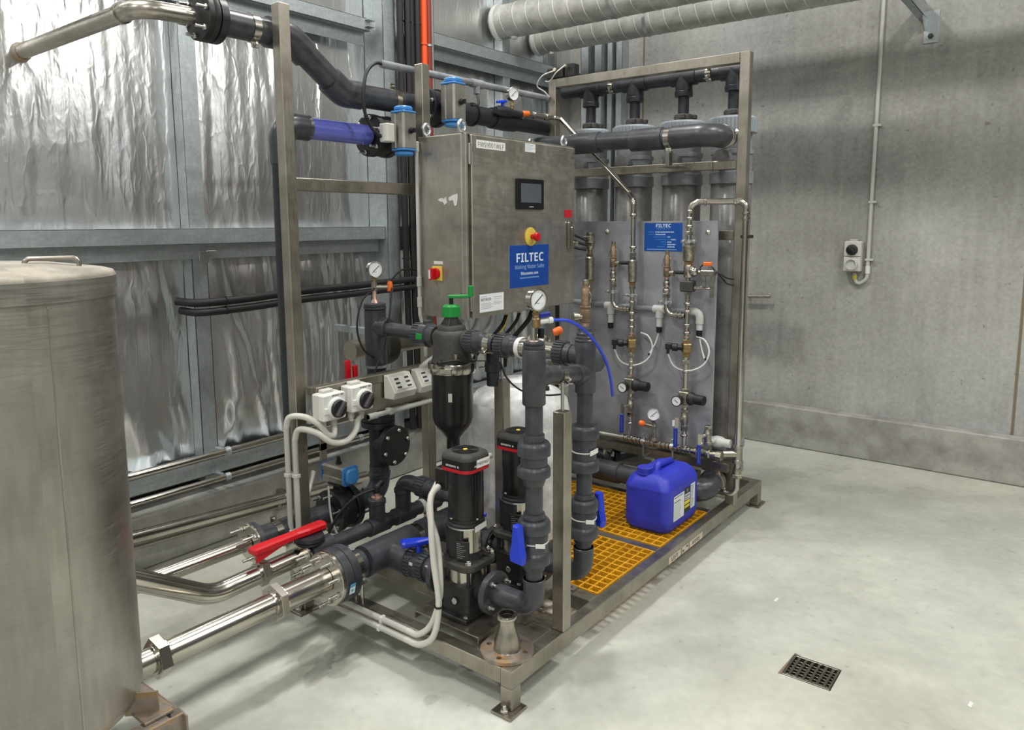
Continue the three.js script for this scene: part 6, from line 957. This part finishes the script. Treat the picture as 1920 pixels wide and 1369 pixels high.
// ---------------------------------------------------------------- blue jerrycan
{
  const cx = 1.462, cy = .190, W = .360, D = .236, z0 = T + .0045, t = thing('jerrycan', 'blue plastic jerrycan with labels standing on the yellow grating', 'jerrycan', [cx, cy, z0]);
  const lv = [[0, .040, .06], [.006, .016, .05], [.02, .004, .045], [.036, 0, .042], [.046, 0, .042], [.050, -.003, .042], [.054, 0, .042], [.175, 0, .042], [.190, 0, .042], [.196, -.003, .042], [.202, .002, .042], [.218, .012, .045], [.238, .036, .045], [.252, .070, .04], [.258, .11, .03]];
  const rings = lv.map(([z, ins, r]) => rrect(W - ins, D - ins, Math.min(r, (D - ins) * .48), 8).map(q => { const nt = q[0] < -W / 2 + .05 && z < .047 ? Math.max(0, 1 - (q[1] / .042) ** 2) * .042 * (1 - z / .048) : 0; return [cx + q[0], cy + q[1], z0 + z * 1.07 + nt]; }));
  part(t, 'body', stack(rings, true), M.jerry);
  // handle hump with opening
  part(t, 'handle', [sweep(bend([[cx - .075, cy, z0 + .25], [cx - .05, cy, z0 + .300], [cx + .085, cy, z0 + .285], [cx + .135, cy, z0 + .225]], .022, 6), .0175, 14)], M.jerry);
  part(t, 'shoulder_ridge', [obox([cx + .03, cy, z0 + .262], X, Y, Z, .11, .018, .010, .006)], M.jerry);
  const nx = cx - .118, ny = cy + .032; part(t, 'neck', rev([nx, ny, z0 + .228], Z, [[0, .045], [.035, .034], [.05, .032]], 24), M.jerry); part(t, 'cap', [ribbed([nx, ny, z0 + .272], Z, .038, .028, 28, .05), rev([nx, ny, z0 + .268], Z, [[0, .041], [.007, .041]], 24)], M.jerry);
  const yf = cy - D / 2 - .0012;
  part(t, 'white_label', card([cx - .115, yf, z0 + .052], X, Z, .115, .125), print(256, 288, (x, w, h) => { x.fillStyle = '#dfe3e6'; x.fillRect(0, 0, w, h); x.fillStyle = '#2b2f35'; x.fillRect(16, 18, 200, 9); x.fillRect(16, 66, 150, 11); x.fillStyle = '#9aa1a8'; for (let i = 0; i < 15; i++) { x.fillRect(16, 92 + i * 12, 190 - (i * 53) % 60, 4); } }));
  part(t, 'product_label', card([cx + .004, yf, z0 + .060], X, Z, .062, .125), print(160, 288, (x, w, h) => { x.fillStyle = '#23261f'; x.fillRect(0, 0, w, h); x.fillStyle = '#cfd3d6'; x.fillRect(6, 70, w - 12, 70); x.fillStyle = '#3a3d40'; x.fillRect(18, 90, 120, 12); x.fillRect(18, 116, 90, 8); x.fillStyle = '#e3cf35'; x.fillRect(0, 150, w, 40); x.fillRect(10, 204, w - 20, 30); x.fillStyle = '#8a8d88'; x.beginPath(); x.arc(80, 34, 20, 0, 7); x.fill(); }));
  part(t, 'side_label', card([cx + .072, yf, z0 + .065], X, Z, .05, .125), print(96, 256, (x, w, h) => { x.fillStyle = '#d9dee2'; x.fillRect(0, 0, w, h); x.fillStyle = '#59606a'; for (let i = 0; i < 14; i++) x.fillRect(10, 20 + i * 16, 60 - (i * 29) % 26, 6); }));
}
// loose reducer on a rusty flange at the skid corner
{
  const c = [.092, .092], t = thing('loose_reducer', 'loose steel reducer cone on a rust-stained flange at the skid corner', 'fitting', [c[0], c[1], T]);
  const q = []; for (let i = 0; i < 4; i++) { const a = .25 + i * Math.PI / 2; q.push([.068 * Math.cos(a), .068 * Math.sin(a), .0095]); }
  part(t, 'flange', holed(ngon(48, .093), [...q, [0, 0, .03]], [c[0], c[1], T + .0008], X, Y, .012), M.rustSteel);
  part(t, 'cone', rev([c[0], c[1], T + .0125], Z, [[0, .048], [.004, .045], [.03, .044], [.06, .034], [.085, .0275], [.105, .0265], [.112, .028], [.112, .0255], [.105, .0245], [.085, .0255], [.06, .032], [.03, .042], [0, .043]], 32, true), M.stainless);
  part(t, 'lip', rev([c[0], c[1], T + .122], Z, [[0, .026], [0, .034], [.003, .0365], [.012, .0365], [.016, .034], [.016, .0265], [0, .026]], 32, true), M.polished);
}
// ---------------------------------------------------------------- pipes and cables along the foil wall
{
  const wallPipe = (lb, x0, x1, y, z0, z1, r, mat, clips) => { const t = thing('wall_pipe', lb, 'pipe', [(x0 + x1) / 2, y, z0]); part(t, 'pipe', pipeSeg([x0, y, z0], [x1, y, z1], r, 16), mat); for (const x of clips) { const z = z0 + (z1 - z0) * (x - x0) / (x1 - x0); part(t, 'wall_clip', [box(x - .012, x + .012, y, 2.092, z - .004, z + .004, .001), rev([x - .012, y, z], X, [[0, r + .001], [0, r + .005], [.024, r + .005], [.024, r + .001]], 16)], M.galv); } return t; };
  wallPipe('thin steel pipe along the foil wall, upper of the two beside the bottom girt', -2.2, 1.30, 1.99, .485, .480, .018, M.polished, [.22, 1.1]); wallPipe('thin steel pipe along the foil wall, lower of the two beside the bottom girt', -2.2, 1.30, 2.0, .352, .345, .015, M.polished, [.22, 1.1]);
  const d = wallPipe('sloping steel drain pipe in front of the concrete kerb', -1.3, 1.1, 1.96, .27, .115, .030, M.polished, []); part(d, 'pipe_saddle', [box(.52, .55, 1.925, 2.0295, .12, .185, .004)], M.stainless);
  const s2 = wallPipe('thin steel pipe low in front of the concrete kerb below the drain pipe', -1.3, 1.1, 2.0, .20, .06, .010, M.frame, []); part(s2, 'pipe_saddle', box(.50, .52, 1.985, 2.0295, .085, .12, .002), M.frame);
  [['thick black cable hanging along the foil wall, upper one', 1.262, .020], ['thick black cable hanging along the foil wall, lower one', 1.215, .019]].forEach(([lb, z, r], i) => { const t = thing('wall_cable', lb, 'cable', [.6, 2.02, z]); part(t, 'jacket', hose([[.06 + i * .02, 2.10, z - .01], [.12, 2.03, z - .02], [.35, 2.0, z - .018], [.7, 2.0, z - .005], [1.1, 2.0, z], [1.5, 1.98, z + .01], [2.1, 1.98, z + .015]], r, 10, 8), M.rubber); part(t, 'cable_tie', rev([.262, 2.002, z - .019], X, [[0, r + .001], [0, r + .003], [.006, r + .003], [.006, r + .001]], 10), M.rubber); });
  [[1.515, 2.0], [1.562, 1.985], [1.607, 2.0], [1.645, 1.985]].forEach(([x, y], i) => { const t = thing('vertical_cable', ['black cable standing against the foil wall, first right of the galvanised stud', 'black cable standing against the foil wall, second right of the galvanised stud', 'black cable standing against the foil wall, third right of the galvanised stud', 'black cable standing against the foil wall next to the orange pipe'][i], 'cable', [x, y, .3], 'vertical black cables'); part(t, 'jacket', hose([[x + .03, y, .30], [x + .01, y, 1.0], [x, y, 1.7], [x + .006, y + .01, 2.4], [x - .004, y, 3.2], [x, y, HZ]], .021, 10, 6), M.rubber); for (const z of [1.4, 2.2, 2.83]) part(t, 'cable_tie', rev([x + .004, y + .006, z], Z, [[0, .022], [0, .0245], [.006, .0245], [.006, .022]], 10), M.rubber); });
  const o = thing('orange_pipe', 'bright orange vertical pipe on the foil wall above the cabinet', 'pipe', [1.70, 2.0, 1.2]); part(o, 'pipe', pipeSeg([1.70, 1.99, .95], [1.70, 1.99, HZ], .022, 20), M.orangePipe); part(o, 'clip', rev([1.70, 1.99, 2.72], Z, [[0, .0225], [0, .026], [.012, .026], [.012, .0225]], 18), M.orangePipe); part(o, 'white_label', box(1.672, 1.68, 1.97, 1.985, 2.50, 2.56, .001), M.white);
  const o2 = thing('orange_pipe_shade', 'dark red copy of the orange pipe, painted as its shaded side', 'pipe', [1.745, 2.03, 1.2]); part(o2, 'pipe', pipeSeg([1.752, 2.0, .95], [1.752, 2.0, HZ], .022, 18), S([.24, .03, .016], .4)); part(o2, 'clip', rev([1.752, 2.0, 2.72], Z, [[0, .0225], [0, .026], [.012, .026], [.012, .0225]], 16), M.galv);  // second darker pipe paints the shadow side and reflection of the orange one
}
// ---------------------------------------------------------------- spiral ducts, wall conduit, brace, rod, drain
{
  for (const [x, z0, r, lb] of [[2.69, 3.075, .118, 'larger pale spiral duct crossing under the ceiling to the foil wall'], [3.17, 3.03, .098, 'smaller pale spiral duct running behind the larger one']]) {
    const t = thing('spiral_duct', lb, 'duct', [x, 0, z0 - r], 'spiral ducts'), y0 = WY - .03, y1 = -3.2, zf = y => z0 - (y0 - y) * 0; part(t, 'tube', sweep([[x, y0, zf(y0)], [x, (y0 + y1) / 2, zf((y0 + y1) / 2)], [x, y1, zf(y1)]], r, 40), M.duct);
    const hp = [], n = 46; for (let i = 0; i <= n * 20; i++) { const a = 2 * Math.PI * i / 20, y = y0 - .05 - (y0 - y1 - .1) * i / (n * 20); hp.push([x + (r + .0005) * Math.cos(a), y, zf(y) + (r + .0005) * Math.sin(a)]); } part(t, 'spiral_seam', sweep(hp, .0032, 5), M.ductWire);
    const cl = part(t, 'wall_collar', rev([x, y0 - .02, zf(y0)], nY, [[0, r + .001], [0, r + .012], [.03, r + .010], [.03, r + .001]], 40), M.ductWire); part(cl, 'hanger_nut', [rev([x - .01, y0 - .16, zf(y0) - r - .016], Z, [[0, .022], [.016, .026], [.02, .018]], 14)], M.white);
    for (const y of [1.2, -.6, -2.4]) part(t, 'hanger_rod', [cyl([x, y, zf(y) + r - .001], [x, y, HZ], .005, 8), rev([x, y + .012, zf(y)], nY, [[0, r + .0035], [0, r + .006], [.024, r + .006], [.024, r + .0035]], 40)], M.zinc);
  }
  const xw = WX - .018, c = thing('wall_conduit', 'white vertical conduit on the concrete wall ending in a hook under the isolator', 'conduit', [xw, -.21, 1.2]);
  part(c, 'pipe', sweep(bend([[xw, -.212, HZ], [xw, -.205, 1.235], [xw, -.135, 1.185], [xw, -.125, 1.275]], [.05, .04], 8), .0125, 14), M.conduit); for (const z of [2.25, 1.75, 1.365]) part(c, 'saddle', [box(xw - .015, WX - .001, -.238, -.188, z - .008, z + .008, .002)], M.conduit); part(c, 'coupling', rev([xw, -.206, 1.27], Z, [[0, .013], [.002, .016], [.05, .016], [.052, .013]], 14), M.white); part(c, 'yellow_gland', rev([xw, -.126, 1.228], Z, [[0, .0135], [.003, .0155], [.03, .0155], [.033, .0135]], 12), S([.62, .60, .06], .5));
  const s = thing('wall_isolator', 'grey-white isolator with round socket on the concrete wall', 'switch', [WX, -.115, 1.28]); part(s, 'back_box', [box(WX - .055, WX - .001, -.172, -.06, 1.285, 1.49, .006), box(WX - .05, WX - .005, -.14, -.09, 1.488, 1.502, .003)], M.conduit); const u = part(s, 'switch_cover', box(WX - .075, WX - .055, -.17, -.062, 1.388, 1.488, .006), M.cream); part(u, 'knob', [rev([WX - .075, -.114, 1.432], nX, [[0, .037], [.012, .036], [.016, .03]], 24), obox([WX - .098, -.114, 1.432], nrm([0, .78, .62]), nrm([0, -.62, .78]), nX.map(v => v), .032, .008, .008, .003)], M.blackSatin); const l = part(s, 'socket_cover', box(WX - .075, WX - .055, -.17, -.062, 1.287, 1.384, .006), M.cream); part(l, 'socket_ring', rev([WX - .075, -.114, 1.335], nX, [[0, .042], [.018, .041], [.02, .032], [.008, .030], [.008, 0]], 28), M.conduit);
  const b = thing('wall_brace', 'galvanised channel brace bolted to the concrete wall at top right', 'bracket', [WX, -.49, 2.75]); part(b, 'channel', [...chan([WX - .012, -.46, 2.935], [2.35, -.46, 2.935], .085, .05, nY)], M.galv); const fp = part(b, 'foot_plate', box(WX - .008, WX - .001, -.535, -.45, 2.735, 2.93, .001), M.galv); part(b, 'gusset', extr([[0, 0], [-.05, .03], [-.09, .10], [0, .11]], [WX - .008, -.452, 2.81], X, Z, .006), M.galv); part(fp, 'bolt', [hexa([WX - .008, -.492, 2.775], nX, .017, .012), cyl([WX - .02, -.492, 2.775], [WX - .035, -.492, 2.775], .009, 8)], M.dustyBlack);
  const rd = thing('wall_rod', 'short steel rod jutting along the concrete wall beside the right post', 'rod', [3.6, .5, 1.07]); part(rd, 'bar', cyl([3.645, .62, 1.074], [3.645, .43, 1.083], .012, 12), M.stainless); part(rd, 'fixing', cyl([3.645, .60, 1.0745], [WX - .0005, .60, 1.0745], .009, 8), M.stainless);
  const [a0, a1, b0, b1] = [.775, .925, -.80, -.635], d = thing('floor_drain', 'square steel drain grate set into the floor at lower right', 'drain', [.85, -.72, -.05]);
  part(d, 'frame', [box(a0, a1, b0, b0 + .008, -.04, .002, .001), box(a0, a1, b1 - .008, b1, -.04, .002, .001), box(a0, a0 + .008, b0 + .008, b1 - .008, -.04, .002, .001), box(a1 - .008, a1, b0 + .008, b1 - .008, -.04, .002, .001)], M.stainless); for (let i = 0; i < 6; i++) { const y = b0 + .022 + i * .0242; part(d, 'bar', box(a0 + .008, a1 - .008, y - .005, y + .005, -.02, .0015, .001), M.polished); } for (let i = 0; i < 6; i++) { const x = a0 + .025 + i * .02; part(d, 'cross_bar', box(x - .0025, x + .0025, b0 + .008, b1 - .008, -.014, -.006, .0005), M.stainless); }
  part(d, 'mortar_edge', [extr([[a1 + .002, b1 - .02], [a1 + .012, b1 + .002], [a0 - .006, b1 + .012], [a0 - .004, b1 + .001], [a1 + .001, b1 + .001]], [0, 0, .0003], X, Y, .0012)], M.sealant);
  [[1.46, 0, 1462, 'tiny white paper fleck on the floor beyond the skid edge', [1.30, -.44]], [0, 0, 0, 'small white paper scrap on the floor right of the drain', [.98, -1.20]]].forEach(q => { const [x, y] = q[4], t = thing('paper_scrap', q[3], 'scrap', [x, y, 0]); part(t, 'sheet', extr([[-.02, -.004], [.015, -.008], [.022, .003], [-.012, .007]], [x, y, .0005], X, Y, .001), M.white); });
}

for (const o of scene.children) delete o.userData.base;
renderer.render(scene, camera);
